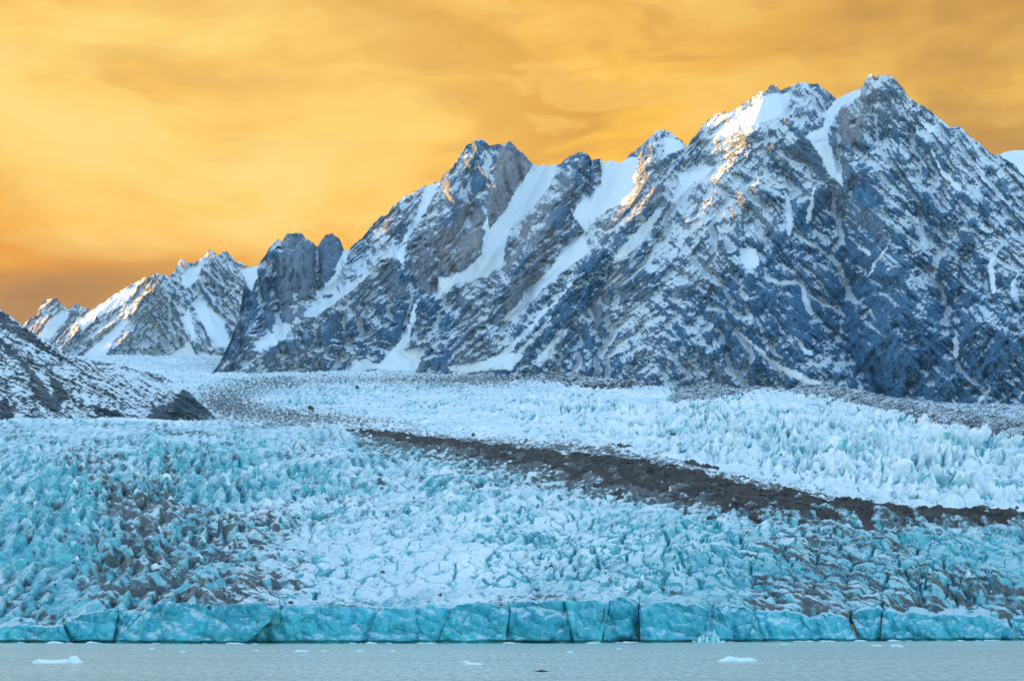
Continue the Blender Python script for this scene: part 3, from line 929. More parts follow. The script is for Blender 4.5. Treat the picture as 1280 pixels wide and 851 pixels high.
def base_height(px, Y):
    """smooth glacier surface without its seracs"""
    v = prof_v(Y)
    z = CAMZ + (HOR - v) / FPX * Y
    Yf = CAMZ * FPX / (interp(BASE_V, px) - HOR)
    zt = CAMZ + (HOR - interp(CLIFF_TOP, px)) / FPX * Yf
    zr = CAMZ + (HOR - prof_v(Yf)) / FPX * Yf
    return z + (zt - zr) * np.exp(-np.maximum(Y - Yf, 0) / 150.0)


def tents(x, y, cell, seed, lo=0.5, hi=2.0):
    """height of a field of sharp-edged ice pyramids, in cell units"""
    gx, gy = np.floor(x / cell), np.floor(y / cell)
    best = np.full(x.shape, -9, F32)
    for dx in (-1, 0, 1):
        for dy in (-1, 0, 1):
            ix, iy = (gx + dx).astype(np.int32), (gy + dy).astype(np.int32)
            cx = (ix + 0.5 + 0.8 * (rnd(ix, iy, seed) - .5)) * cell
            cy = (iy + 0.5 + 0.8 * (rnd(ix, iy, seed + 1) - .5)) * cell
            ph = rnd(ix, iy, seed + 2) * 6.283
            pk = rnd(ix, iy, seed + 3) * 0.8
            ex, ey = ((x - cx) / cell).astype(F32), ((y - cy) / cell).astype(F32)
            m = np.full(x.shape, -9, F32)
            for k in range(4):
                a = ph + k * 1.5708 + (rnd(ix, iy, seed + 5 + k) - .5) * 0.9
                s = lo + (hi - lo) * rnd(ix, iy, seed + 11 + k) ** 1.5
                m = np.maximum(m, s * (np.cos(a) * ex + np.sin(a) * ey))
            best = np.maximum(best, pk - m)
    return best


def mound_cells(x, y, cell, seed):
    """rounded ice mounds split by narrow cracks: returns height 0..1 and distance to the crack"""
    gx, gy = np.floor(x / cell), np.floor(y / cell)
    f1 = np.full(x.shape, 9, F32)
    f2 = np.full(x.shape, 9, F32)
    for dx in (-1, 0, 1):
        for dy in (-1, 0, 1):
            ix, iy = (gx + dx).astype(np.int32), (gy + dy).astype(np.int32)
            cx = (ix + 0.5 + 0.85 * (rnd(ix, iy, seed) - .5)) * cell
            cy = (iy + 0.5 + 0.85 * (rnd(ix, iy, seed + 1) - .5)) * cell
            d = np.hypot((x - cx) / cell, (y - cy) / cell).astype(F32)
            f2 = np.where(d < f1, f1, np.minimum(f2, d))
            f1 = np.minimum(f1, d)
    return f1, f2 - f1


MORAINE = [(380, 530), (430, 541), (480, 547), (540, 554), (600, 564), (660, 574), (720, 582), (780, 594), (840, 607), (900, 622), (960, 634), (1020, 642), (1080, 648), (1150, 651), (1280, 655), (1500, 660)]
MOR_W = [(380, 2), (430, 3), (520, 6.5), (600, 10), (680, 16), (760, 22), (860, 24), (960, 20), (1060, 14), (1150, 8), (1280, 8), (1500, 8)]
LATERAL = [(840, 489), (880, 486), (930, 482), (980, 486), (1030, 495), (1080, 506), (1130, 519), (1180, 530), (1230, 539), (1280, 549), (1500, 585)]


def glacier_field(PX, Y):
    """height of the ice, cover masks and which formation each spot belongs to"""
    X = (PX - 640) / FPX * Y
    zb = base_height(PX, Y)
    V = (HOR - (zb - CAMZ) / Y * FPX).astype(F32)
    Yf = CAMZ * FPX / (interp(BASE_V, PX) - HOR)
    wX = X + 14 * fbm(X / 90, Y / 90, 3, 201)
    wY = Y + 14 * fbm(X / 90 + 5, Y / 90, 3, 202)
    mor_c = interp(MORAINE, PX)
    mor_w = interp(MOR_W, PX)
    dm = V - mor_c                                         # + below (nearer than) the moraine crest
    upper = sstep(4, -6, dm + 3 * fbm(PX / 30, V / 12, 3, 203))
    # size of the seracs (m) over the ice
    ampl = 6.0 + 1.6 * blobs(PX, V, [(60, 600, 120, 50, 6.5), (60, 690, 160, 70, 5.5), (250, 590, 110, 40, 7.5), (330, 610, 90, 30, 5), (420, 600, 120, 35, 4), (600, 630, 200, 40, 3.5), (200, 690, 120, 60, 3.5),
                               (760, 690, 160, 45, 3.0), (1150, 690, 200, 50, 3.0), (500, 715, 140, 25, -1.6), (120, 535, 300, 12, -1.5), (900, 680, 100, 30, 2)])
    uamp = 5.0 + 1.35 * blobs(PX, V, [(420, 495, 200, 24, 3.0), (860, 520, 150, 26, 12), (980, 545, 150, 30, 15), (1100, 570, 160, 36, 17), (1240, 590, 150, 40, 17), (740, 515, 90, 20, 6), (650, 520, 80, 16, 3), (1180, 620, 120, 18, 3)])
    uamp = uamp * (0.35 + 0.65 * sstep(-2, -16, dm))
    amp = ampl * (1 - upper) + uamp * upper
    edge = sstep(5, 60, Y - Yf)
    # calmer and more broken reaches, and long swells bending across the tongue
    chaos = sstep(-0.35, 0.35, fbm(X / 110, Y / 170, 3, 230))
    amp = amp * (0.50 + 0.75 * chaos)
    bend = Y + 0.35 * X + 60 * fbm(X / 260, Y / 260, 2, 231)
    swl = ridged(X / 240 + 3, bend / 62, 2, 232) - .45
    amp = amp * (0.75 + 0.25 * edge) * (1 - 0.55 * np.exp(-((dm - 4) / (mor_w * 1.2)) ** 2))
    # pyramids stretched along the flow, on two scales, over low rounded mounds
    ca, sa = math.cos(0.5), math.sin(0.5)
    rx, ry = wX * ca - wY * sa, wX * sa + wY * ca
    ta = tents(rx, ry * 0.62, 13.0, 301, 0.5, 2.8)
    tb = tents(wX * 0.8 + wY * 0.6, (-wX * 0.6 + wY * 0.8) * 0.7, 19.0, 331, 0.6, 3.0)
    tc = tents(wX * .8 - wY * .6, (wX * .6 + wY * .8) * 0.7, 7.0, 361, 0.4, 2.2)
    f1, crack = mound_cells(wX, wY * 0.75, 17.0, 381)
    f1b, crackb = mound_cells(wX + 50, wY * 0.6, 33.0, 391)
    big = sstep(6, 13, amp)
    rounded = blobs(PX, V, [(820, 690, 180, 50, .8), (1130, 700, 220, 60, 1.0), (560, 710, 170, 40, .7), (620, 640, 150, 30, .3), (400, 700, 90, 40, .4)])
    rounded = np.clip(rounded + 0.3 * fbm(X / 70, Y / 70, 2, 205), 0, 1)
    h_t = (0.9 * ta + 0.38 * tc) * (1 - 0.55 * big) + 0.85 * tb * big + 0.12 * tc * big
    h_r = (1 - f1b * f1b * 1.3) * 1.0 + 0.5 * (1 - f1 * f1) + 0.30 * tc + 0.15 * ta
    # rows of leaning fins between oblique crevasse sets
    fx, fy = X + 22 * fbm(X / 120, Y / 260, 2, 240), Y
    pl = (fx + fy / 5.5) / 17.0 + 0.35 * fbm(X / 14, Y / 40, 2, 241)
    pr = (fx - fy / 4.5) / 19.0 + 0.35 * fbm(X / 14, Y / 40, 2, 242)
    side_l = sstep(560, 420, PX + 60 * fbm(X / 150, Y / 150, 2, 243)) * (1 - upper) + upper * sstep(.05, -.05, fbm(X / 160, Y / 200, 2, 244))
    fin = lambda p: np.where(p - np.floor(p) < .78, (p - np.floor(p)) / .78, (1 - (p - np.floor(p))) / .22)
    fins = (side_l * fin(pl) + (1 - side_l) * fin(pr)) * (0.55 + 0.45 * sstep(-.2, .3, fbm(X / 30, Y / 90, 2, 245)))
    finw = sstep(-.15, .25, fbm(X / 95, Y / 150, 3, 246) + .12) * edge
    h_t = h_t * (1 - .45 * finw) + finw * (0.85 * fins - .1)
    h_r = h_r * (1 - .3 * finw) + finw * (0.5 * fins - .1)
    h = h_t * (1 - rounded) + h_r * rounded - 0.35
    swell = (6.0 * fbm(X / 130, Y / 170, 3, 206) + 7.0 * swl * (0.3 + 0.7 * rounded)) * edge
    # long crevasses cut across the ice
    cv = np.abs(perlin(X / 26 + 0.4 * Y / 60, Y / 62, 207)) + 0.18 * (fbm(X / 9, Y / 9, 2, 208))
    cut = sstep(0.10, 0.0, cv) * sstep(-0.1, 0.25, fbm(X / 120, Y / 120, 2, 209)) * edge
    gap = sstep(0.10, 0.0, crackb) * rounded + 0.6 * sstep(0.08, 0, crack) * rounded
    z = zb + amp * h + swell - np.minimum(amp, 11) * (0.8 * cut + 0.75 * gap)
    z = z + 0.5 * fbm(X / 5, Y / 8, 3, 210)
    # moraine crest: a low ridge of rubble
    n_e = fbm(X / 22, Y / 40, 4, 211)
    ridge = np.exp(-((dm / (mor_w * 1.1)) ** 2)) * (1 + .35 * sstep(980, 1120, PX))
    z = z * 1.0 + ridge * (4 + 0.55 * mor_w)
    rub = fbm(X / 9, Y / 14, 4, 212)
    up_e = sstep(-1.0, 0.55, dm / mor_w + 0.35 * n_e)
    lo_e = sstep(1.7, 0.1, dm / mor_w + 1.9 * n_e + 0.35 * fbm(X / 8, Y / 14, 3, 220))
    mor = up_e * lo_e * sstep(375, 470, PX + 40 * n_e)
    mor = np.maximum(mor, 0.9 * sstep(.35, .6, blobs(PX, V, [(1000, 628, 34, 5, .9), (880, 592, 26, 4, .8), (1060, 640, 40, 4, .9), (930, 604, 20, 4, .7), (850, 580, 20, 3, .7), (770, 562, 26, 3, .55)]) + .9 * n_e))
    is_mor = mor > 0.5
    zm = zb + swell * .8 + ridge * (4 + 0.55 * mor_w) + 4.2 * rub + 4.0 * (ridged(X / 16, Y / 24, 3, 213) - .5) + 0.3 * amp * np.clip(h, -.3, 1)
    wm = blur(is_mor.astype(F32), 1)
    z = z * (1 - wm) + zm * wm
    # dirt that the ice carries: two fans and specks along the moraine
    lowfan = 0.92 * blobs(PX, V, [(150, 610, 50, 30, .7), (190, 640, 55, 30, 1), (160, 700, 60, 40, .8), (250, 700, 70, 40, .7), (310, 660, 50, 25, .9), (350, 700, 60, 30, .8), (230, 745, 110, 16, 1.0), (110, 570, 40, 25, .4), (220, 585, 60, 20, .4),
                           (390, 640, 40, 15, .3), (330, 735, 40, 12, .6)])
    rfan = 1.85 * blobs(PX, V, [(1010, 690, 60, 25, .55), (1080, 690, 70, 22, .9), (1050, 740, 90, 22, .9), (970, 745, 40, 18, .6), (1160, 745, 90, 20, 1.1), (1250, 762, 70, 18, 1.2), (1200, 728, 60, 14, .8), (950, 700, 30, 18, .5), (1080, 762, 140, 10, .8), (930, 650, 40, 8, .6), (1060, 665, 70, 8, .7)])
    fan = np.maximum(lowfan, rfan)
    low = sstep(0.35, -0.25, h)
    st_l = aniso(wX, wY * 0.45, -32, 80, 6, 3, 214, ridged) - .52
    st_r = aniso(wX, wY * 0.4, -22, 70, 5.5, 3, 224, ridged) - .52
    st = np.where(PX < 640, st_l, st_r)
    sp = fbm(X / 6, Y / 10, 3, 215)
    dirt_dark = 0.64 * np.clip(fan, 0, 1.1) + 1.5 * st + 0.42 * (low - .5) + 0.35 * sp - 0.12
    dirt_dark = np.where(fan > 0.12, dirt_dark, -1) * sstep(0.1, 0.3, fan)
    near = np.exp(-(np.maximum(np.abs(dm) - mor_w, 0) / np.where(dm > 0, 20.0, 9.0))) * sstep(400, 480, PX)
    spk = near * (0.58 + 0.24 * sstep(-2, 10, dm)) + 0.7 * sp + 0.45 * (low - .5) + 0.5 * st_r - 0.10
    specks = blobs(PX, V, [(330, 520, 90, 22, .65), (420, 525, 80, 16, .6), (500, 530, 60, 10, .4), (270, 500, 60, 25, .75), (340, 480, 60, 14, .55), (470, 474, 140, 11, .72), (640, 474, 100, 10, .75), (560, 490, 120, 12, .4)])
    spk = np.maximum(spk, specks * 0.85 + 0.9 * sp - 0.25)
    dirt_dark = np.maximum(dirt_dark, gap * (.25 + .35 * np.clip(rfan + .3 * blobs(PX, V, [(850, 690, 200, 50, 1)]), 0, 1)))  # crack darkening painted into the mask for contrast
    low_dark = (0.16 + 0.30 * sstep(0.25, -0.45, h) + 0.5 * sp + 0.35 * st_r) * (1 - .75 * upper) * (0.45 + 0.7 * sstep(-.3, .4, fbm(X / 90, Y / 140, 3, 219)))  # painted darkening of low places in the ice, for relief contrast
    dirt_dark = np.clip(np.maximum(np.maximum(dirt_dark, spk), low_dark), 0, 1)
    # weathered crust: whiter above the moraine and on the broad centre of the lower tongue
    white = 0.40 + 0.52 * upper + blobs(PX, V, [(600, 640, 220, 50, .18), (560, 715, 200, 30, .14), (60, 700, 140, 80, -.20), (200, 720, 150, 50, -.12), (1150, 710, 250, 60, -.22), (900, 730, 200, 40, -.1), (140, 560, 200, 20, .05), (430, 492, 230, 26, -.30), (330, 480, 120, 20, -.15)])
    white = np.clip(white + 0.25 * fbm(X / 60, Y / 90, 3, 216) + .10 * np.clip(h, -1, 1), 0, 1)
    bare = np.clip(cut + gap + upper * 0.55 * sstep(0.0, -0.45, h) * chaos + 0.5 * sstep(-0.1, -0.6, h) + big * 0.35 * sstep(.1, .4, fbm(X / 50, Y / 80, 3, 217)), 0, 1)
    # lateral moraine wall and the rubble flat behind it, right
    dl = V - interp(LATERAL, PX)
    lat_z = np.where(dl > 0, np.exp(-(dl / 10) ** 2), np.exp(-(dl / 5) ** 2)) * sstep(830, 920, PX)
    z = z + lat_z * 26
    lat = (dl < 9 + 6 * n_e + sstep(960, 900, PX) * 6) & (PX > 838 + 20 * n_e) & (dl > -5 + 2 * n_e)
    flat = (dl <= -5 + 2 * n_e) & (PX > 838 + 20 * n_e)
    zl = zb + lat_z * 26 + 2.4 * rub + 2.5 * (aniso(X, Y * .6, 60, 40, 9, 2, 218) - .5)
    wl = blur((lat | flat).astype(F32), 2)
    z = z * (1 - wl) + zl * wl
    apron = blobs(PX, V, [(700, 474, 60, 9, 1.0), (770, 486, 60, 6, .8)]) + 0.5 * n_e
    z = z + 16 * np.clip(apron, 0, 1) + sstep(.2, .6, apron) * 2 * rub
    kind = np.zeros(PX.shape, np.int8)
    kind[is_mor] = 1
    kind[flat] = 3
    kind[lat] = 2
    kind[(apron > .5) & (kind == 0)] = 2
    return X, z, np.stack([white, dirt_dark, bare], -1), kind, amp, upper, dm


def build_glacier():
    cols, rows = 1090, 800
    px = np.linspace(-150, 1430, cols)
    Ys = CAMZ * FPX / (interp(BASE_V, px) - HOR)
    off = front_Y(px) - Ys + 16.0
    s = np.linspace(0, 1, rows)
    PX = np.broadcast_to(px[None, :], (rows, cols)).astype(F32)
    Y = Ys[None, :] * (5900.0 / Ys[None, :]) ** s[:, None]
    Y = Y + off[None, :] * np.exp(-(Y - Ys[None, :]) / 40.0)
    X, z, mask, kind, amp, upper, dm = glacier_field(PX, Y)
    P = np.stack([X, Y, z], -1)
    # tuck the first row down behind the ice wall
    first = P[:1].copy()
    first[..., 2] -= 12
    P = np.concatenate([first, P], 0)
    mask = np.concatenate([mask[:1], mask], 0)
    kind = np.concatenate([kind[:1], kind], 0)
    F = grid_faces(rows + 1, cols)
    fk = kind.ravel()[F[:, 0]]
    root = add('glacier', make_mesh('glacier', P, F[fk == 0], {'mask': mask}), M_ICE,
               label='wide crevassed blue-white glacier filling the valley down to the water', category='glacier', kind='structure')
    mor = add('medial_moraine', make_mesh('medial_moraine', P, F[fk == 1]), M_MORAINE,
              label='dark brown band of rubble running diagonally across the glacier', category='moraine', kind='structure')
    add('lateral_moraine', make_mesh('lateral_moraine', P, F[fk == 2]), M_LATERAL,
        label='grey snow-dusted rubble ridge along the far right glacier edge', category='moraine', kind='structure')
    add('rubble_flat', make_mesh('rubble_flat', P, F[fk == 3]), M_FLAT,
        label='snow-speckled rubble ground between glacier ridge and mountain foot', category='ground', kind='structure')
    return root, mor, (PX, Y, X, z, amp, upper, dm, kind[1:])


GLACIER, MORAINE_OBJ, GF = build_glacier()


_rt = random.Random(17)
CLEFT_TILT = [_rt.uniform(-.45, .45) for _ in range(len(BLOCKS) + 1)]
HUMP = [_rt.uniform(-1.2, 2.4) for _ in range(len(BLOCKS))]
CLEFT_TILT[4], CLEFT_TILT[6], CLEFT_TILT[5], CLEFT_TILT[12] = -0.9, -1.1, -0.2, 0.05


def build_ice_wall():
    for bi, (a, b, s0, s1) in enumerate(BLOCKS):
        n = max(10, int((b - a) * 1.0))
        px = np.linspace(a + 0.05, b - 0.05, n)
        Yb = front_Y(px)
        top = base_height(px, Yb + 3) + 0.8
        top = top + 2.8 * perlin(px / 31 + 9, px * 0 + .1, 69) + 2.0 * perlin(px / 23, px * 0 + .6, 70) + 1.3 * perlin(px / 9, px * 0 + .3, 71) + 0.7 * perlin(px / 3, px * 0 + .8, 72)
        top = top + HUMP[bi] * np.sin(np.pi * np.clip((px - a) / (b - a), 0, 1)) - 1.8 * np.exp(-(np.minimum(px - a, b - px) / 4.0) ** 2)
        X0 = (px - 640) / FPX * Yb
        rows, back = 34, 7
        t = np.linspace(0, 1, rows)
        Z = -1.5 + (top[None, :] + 1.5) * t[:, None]
        # joints lean: the block's ends follow the slanted clefts
        ta_, tb_ = CLEFT_TILT[bi], CLEFT_TILT[bi + 1]
        uu = (px - a) / (b - a)
        XX = X0[None, :] + (ta_ + (tb_ - ta_) * uu)[None, :] * (top[None, :] - Z)
        # shell-shaped calving scars and fluted joints
        f1, e1 = mound_cells(XX + 9 * fbm(XX / 30, Z / 30, 2, 81), Z * 1.2 + XX * 0.25 + 300, 17.0, 401)
        f2, e2 = mound_cells(XX - 0.5 * Z, Z + 0.5 * XX + 90, 7.0, 411)
        dY = 9.0 * f1 * f1 + 3.2 * f2 * f2 - 3.5 * tents(XX + 0.4 * Z, Z * 1.1 + 40, 11.0, 421, .3, 1.3) + 7.0 * fbm(XX / 32, Z / 40, 3, 83) + 2.0 * (ridged((XX + .4 * Z) / 12, Z / 50, 2, 84) - .5) * -1 + 0.6 * fbm(XX / 2.5, Z / 2.5, 3, 85)
        dY = dY + 1.6 * sstep(.03, 0, e1) * sstep(-.1, .3, fbm(XX / 20, Z / 20, 2, 88))
        dY = dY + 3.2 * t[:, None] ** 2                        # the wall leans back a little
        dY = dY + (6.0 + 6.0 * sstep(0, .3, fbm(XX / 40, XX * 0 + .6, 2, 87))) * sstep(2.5, 0.3, Z + 1.2 * fbm(XX / 14, XX * 0 + .2, 2, 86))      # melted notch at the waterline
        if bi == 11:                                           # sea cave under the recessed block
            dY = dY + 12 * sstep(1, 0, np.hypot((px[None, :] - 784) / 15, Z / 6.0))
        u = (px - a) / (b - a)
        endr = np.maximum(sstep(0.05, 0, u), sstep(0.95, 1, u))[None, :]
        dY = dY + 2.2 * endr
        Yw = Yb[None, :] + dY
        P = [np.stack([XX * (Yw / Yb[None, :]), Yw, Z], -1)]
        for k in range(1, back + 1):                           # the lip and the ice running back under the crust
            yy = Yw[-1] + 24.0 * (k / back) ** 1.3
            zz = top + (base_height(px, yy) - base_height(px, Yw[-1])) + 0.6 * perlin(px / 4 + k * .7, px * 0 + k * .31, 73) - 2.0 * (k / back) ** 2
            P.append(np.stack([(px - 640) / FPX * yy, yy, zz], -1)[None])
        P = np.concatenate(P, 0)
        # sides turn back into the cleft
        def side(col, sg):
            q = P[:, col].copy()
            q[:, 1] += 16
            q[:, 0] *= q[:, 1] / (q[:, 1] - 16)
            return q[:, None]
        P = np.concatenate([side(0, -1), P, side(-1, 1)], 1)
        m = np.zeros(P.shape[:2] + (3,), F32)
        pc = np.concatenate([[px[0]], px, [px[-1]]])
        streak = blobs(pc[None, :] + 0 * P[..., 2], P[..., 2], [(1062, 14, 2.6, 14, .8), (757, 20, 2.6, 12, .7), (1261, 16, 2, 7, 1.0)])
        m[..., 1] = streak
        me = make_mesh('ice_wall_block', P, grid_faces(*P.shape[:2]), {'mask': m})
        add('ice_wall_block', me, M_CLIFF, parent=GLACIER)


build_ice_wall()


# ------------------------------------------------------------------ single seracs and moraine boulders (parts of the setting)
def rock_mesh(name, seed, squash=0.7, n_pts=16, spiky=0.0):
    """an angular convex block about one metre across, standing on z = 0"""
    import bmesh
    r = random.Random(seed)
    bm = bmesh.new()
    for i in range(n_pts):
        th, zz = r.uniform(0, 6.283), r.uniform(-1, 1)
        rr = math.sqrt(1 - zz * zz) * r.uniform(0.75, 1.0)
        z = (zz * 0.5 + 0.3) * squash
        tap = 1 - spiky * max(0, zz)
        bm.verts.new((rr * math.cos(th) * .5 * tap, rr * math.sin(th) * .5 * tap, z))
    res = bmesh.ops.convex_hull(bm, input=bm.verts)
    junk = {e for e in res['geom_interior'] + res['geom_unused'] if isinstance(e, bmesh.types.BMVert)}
    bmesh.ops.delete(bm, geom=list(junk), context='VERTS')
    me = bpy.data.meshes.new(name)
    bm.to_mesh(me)
    bm.free()
    return me


def serac_mesh(seed):
    """a leaning fin of ice: broad foot, ragged sharp crest"""
    import bmesh
    r = random.Random(seed)
    bm = bmesh.new()
    n = r.randint(5, 7)
    lx, ly = r.uniform(-.25, .25), r.uniform(-.2, .2)
    for ring, (rad, z) in enumerate(((0.62, -0.35), (0.5, 0.2), (0.36, 0.62))):
        for k in range(n):
            a = (k + r.uniform(-.3, .3)) / n * 6.283
            q = rad * r.uniform(.75, 1.15)
            bm.verts.new((q * math.cos(a) + lx * z, q * .75 * math.sin(a) + ly * z, z + r.uniform(-.1, .12)))
    for k in range(r.randint(2, 3)):
        bm.verts.new((r.uniform(-.3, .3) + lx, r.uniform(-.07, .07) + ly, r.uniform(.8, 1.12)))
    res = bmesh.ops.convex_hull(bm, input=bm.verts)
    junk = {e for e in res['geom_interior'] + res['geom_unused'] if isinstance(e, bmesh.types.BMVert)}
    bmesh.ops.delete(bm, geom=list(junk), context='VERTS')
    me = bpy.data.meshes.new('serac')
    bm.to_mesh(me)
    bm.free()
    at = me.color_attributes.new('mask', 'FLOAT_COLOR', 'POINT')
    at.data.foreach_set('color', np.tile(np.array([.85, 0, r.uniform(0, .2), 1], F32), len(me.vertices)))
    return me


def scatter_parts():
    PX, Y, X, z, amp, upper, dm, kind = GF
    rng = np.random.default_rng(4)
    meshes = [serac_mesh(i) for i in range(14)]
    for m in meshes:
        m.materials.append(M_ICE)
    R, C = PX.shape
    n = 0
    tries = 0
    while n < 280 and tries < 20000:
        tries += 1
        i, j = rng.integers(20, R - 60), rng.integers(60, C - 60)
        if kind[i, j] != 0 or not (0 < PX[i, j] < 1280) or amp[i, j] < 7 or rng.random() > amp[i, j] / 18:
            continue
        o = bpy.data.objects.new('serac', meshes[n % 14])
        COL.objects.link(o)
        s = float(amp[i, j]) * rng.uniform(.35, .7)
        o.location = (float(X[i, j]), float(Y[i, j]), float(z[i, j]) - 0.25 * s)
        o.scale = (s * rng.uniform(.8, 1.4), s * rng.uniform(.8, 1.4), s * rng.uniform(.7, 1.05))
        o.rotation_euler = (rng.uniform(-.15, .15), rng.uniform(-.15, .15), rng.uniform(0, 6.28))
        o.parent = GLACIER
        n += 1
    stones = [rock_mesh('boulder', 50 + i, .75) for i in range(8)]
    for m in stones:
        m.materials.append(M_STONE)
    n = tries = 0
    while n < 260 and tries < 20000:
        tries += 1
        i, j = rng.integers(20, R - 60), rng.integers(60, C - 60)
        if kind[i, j] != 1 or not (0 < PX[i, j] < 1280):
            continue
        o = bpy.data.objects.new('boulder', stones[n % 8])
        COL.objects.link(o)
        s = float(rng.uniform(1.6, 4.5) + (rng.random() < .15) * rng.uniform(2, 6))
        o.location = (float(X[i, j]), float(Y[i, j]), float(z[i, j]) - 0.05 * s)
        o.scale = (s * rng.uniform(.9, 1.5), s, s * rng.uniform(.7, 1.1))
        o.rotation_euler = (0, 0, rng.uniform(0, 6.28))
        o.parent = MORAINE_OBJ
        n += 1


scatter_parts()

# ------------------------------------------------------------------ water
xs = np.linspace(-14000, 14000, 57)
ys = np.concatenate([np.linspace(-14000, 0, 20), np.linspace(200, 1900, 18), np.linspace(2500, 14000, 10)])
GX, GY = np.meshgrid(xs, ys)
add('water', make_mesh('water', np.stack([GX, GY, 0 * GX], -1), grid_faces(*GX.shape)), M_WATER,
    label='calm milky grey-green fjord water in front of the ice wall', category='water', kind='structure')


# ------------------------------------------------------------------ floating ice and loose boulders
def water_point(px, py):
    Y = CAMZ * FPX / (py - HOR)
    return (px - 640) / FPX * Y, Y


def floe_mesh(seed, L, W, profile, res=44):
    """a floe: outline L x W, top profile given as (u, height) pairs along its length"""
    r = np.random.default_rng(seed)
    nu, nv = res, 18
    u = np.linspace(-1, 1, nu)
    v = np.linspace(-1, 1, nv)
    U, Vv = np.meshgrid(u, v)
    half = np.sqrt(np.clip(1 - np.abs(U) ** 5, 0, 1)) * (0.8 + 0.25 * perlin(U * 2.3 + seed, Vv * 0 + .3, seed))
    Xx = U * L / 2 + 0.03 * L * perlin(U * 3, Vv * 3, seed + 1)
    Yy = Vv * half * W / 2
    edge = np.clip(1 - np.abs(Vv) ** 6, 0, 1) * np.clip((1 - np.abs(U) ** 14), 0, 1)
    H = interp(profile, U) * edge
    H = H * (0.85 + 0.45 * (tents(Xx, Yy, max(L, 2) / 7, seed + 3, .4, 1.2) - .3)) + 0.04 * L * perlin(U * 9, Vv * 5, seed + 2) * edge * 0.3
    top = np.stack([Xx, Yy, np.maximum(H, 0.02) + 0 * U], -1)
    bot = np.stack([Xx * .96, Yy * .96, np.full(U.shape, -0.6 - 0.03 * L)], -1)
    P = np.concatenate([top.reshape(-1, 3), bot.reshape(-1, 3)])
    F = grid_faces(nv, nu)
    N = nu * nv
    Fb = F[:, ::-1] + N
    ring = list(range(0, nu)) + [k * nu + nu - 1 for k in range(1, nv)] + [(nv - 1) * nu + k for k in range(nu - 2, -1, -1)] + [k * nu for k in range(nv - 2, 0, -1)]
    side = [[ring[i], ring[i] + N, ring[(i + 1) % len(ring)] + N, ring[(i + 1) % len(ring)]] for i in range(len(ring))]
    return make_mesh('iceberg', P, np.concatenate([F, Fb, np.array(side, np.int32)]))


def mat_berg():
    m, t, b = new_mat('floating_ice')
    geo = t.n('ShaderNodeNewGeometry')
    ns = t.n('ShaderNodeSeparateXYZ')
    t.link(geo.outputs['True Normal'], ns.inputs[0])
    n2 = t.noise(geo.outputs['Position'], 0.5, 5, 0.65)
    f = t.math('ADD', t.math('ABSOLUTE', ns.outputs[2]), t.math('MULTIPLY', t.math('SUBTRACT', n2, 0.5), 0.8))
    c = t.mix(t.maprange(f, 0.1, 0.6), (0.26, 0.60, 0.68), (0.78, 0.86, 0.88))
    t.link(c, b.inputs['Base Color'])
    b.inputs['Roughness'].default_value = 0.4
    bp = t.n('ShaderNodeBump')
    bp.inputs['Strength'].default_value = 0.4
    bp.inputs['Distance'].default_value = 0.4
    t.link(n2, bp.inputs['Height'])
    t.link(bp.outputs[0], b.inputs['Normal'])
    return m


M_BERG = mat_berg()


def floe(px, py, wpx, hpx, seed, profile, label, group=None):
    """a floe whose waterline centre shows at (px, py); width and height in photo pixels at that distance"""
    x, y = water_point(px, py)
    m = y / FPX
    L, Hh = wpx * m, hpx * m
    me = floe_mesh(seed, L, max(L * 0.45, 2.5), [(u, h * Hh) for u, h in profile], 44 if wpx > 20 else 22)
    o = add('iceberg', me, M_BERG, label=label, category='iceberg', group=group)
    o.location = (x, y, 0)
    o.rotation_euler = (0, 0, random.Random(seed).uniform(-.12, .12))
    return o


random.seed(3)
floe(72, 828, 63, 10, 11, [(-1, .25), (-.7, .5), (-.2, .42), (.2, .45), (.45, .55), (.6, 1.0), (.75, .95), (.85, .5), (1, .35)], 'largest flat blue-white ice floe with a knob at its right end')
floe(590, 830, 28, 6, 12, [(-1, .2), (-.75, 1), (-.55, .9), (-.3, .45), (.5, .35), (1, .15)], 'low pale ice floe with a lump at its left end, middle water')
floe(922, 826, 52, 7, 13, [(-1, .2), (-.6, .6), (-.35, 1), (-.1, .7), (.2, .6), (.6, .8), (1, .2)], 'ragged white ice floe on the water right of centre')
floe(228, 815, 7, 3, 14, [(-1, .3), (0, 1), (1, .4)], 'tiny bright blue ice lump right of the largest floe')
floe(713, 816, 9, 4, 15, [(-1, .2), (-.2, 1), (1, .3)], 'tiny white ice lump below the dark cave in the ice wall')
floe(449, 814, 11, 3, 16, [(-1, .2), (.4, 1), (1, .5)], 'small white ice piece on the water left of centre near the wall')
floe(378, 814, 20, 2.4, 17, [(-1, .5), (-.3, 1), (.4, .6), (1, .4)], 'thin flat ice strip below the arched part of the ice wall')
floe(1121, 808, 17, 4, 18, [(-1, .3), (-.4, .9), (.1, 1), (1, .2)], 'small white ice heap close to the right ice wall')
floe(1096, 807, 14, 2, 19, [(-1, .3), (0, 1), (1, .3)], 'flat ice crumb just left of the small white heap at right')
floe(69, 803.6, 22, 3.2, 20, [(-1, .3), (-.2, 1), (1, .3)], 'low ice piece at the foot of the leftmost cleft in the wall')
floe(190, 811, 8, 1.6, 24, [(-1, .4), (0, 1), (1, .4)], 'faint flat ice crumb above the tiny blue lump')
floe(320, 813, 8, 1.8, 25, [(-1, .4), (0, 1), (1, .4)], 'faint ice crumb between the blue lump and the thin strip')
floe(404, 813.5, 8, 1.5, 26, [(-1, .4), (0, 1), (1, .4)], 'flat ice crumb just right of the thin ice strip')
floe(491, 813.5, 7, 1.6, 27, [(-1, .4), (0, 1), (1, .4)], 'faint ice crumb right of the small piece, mid-left water')
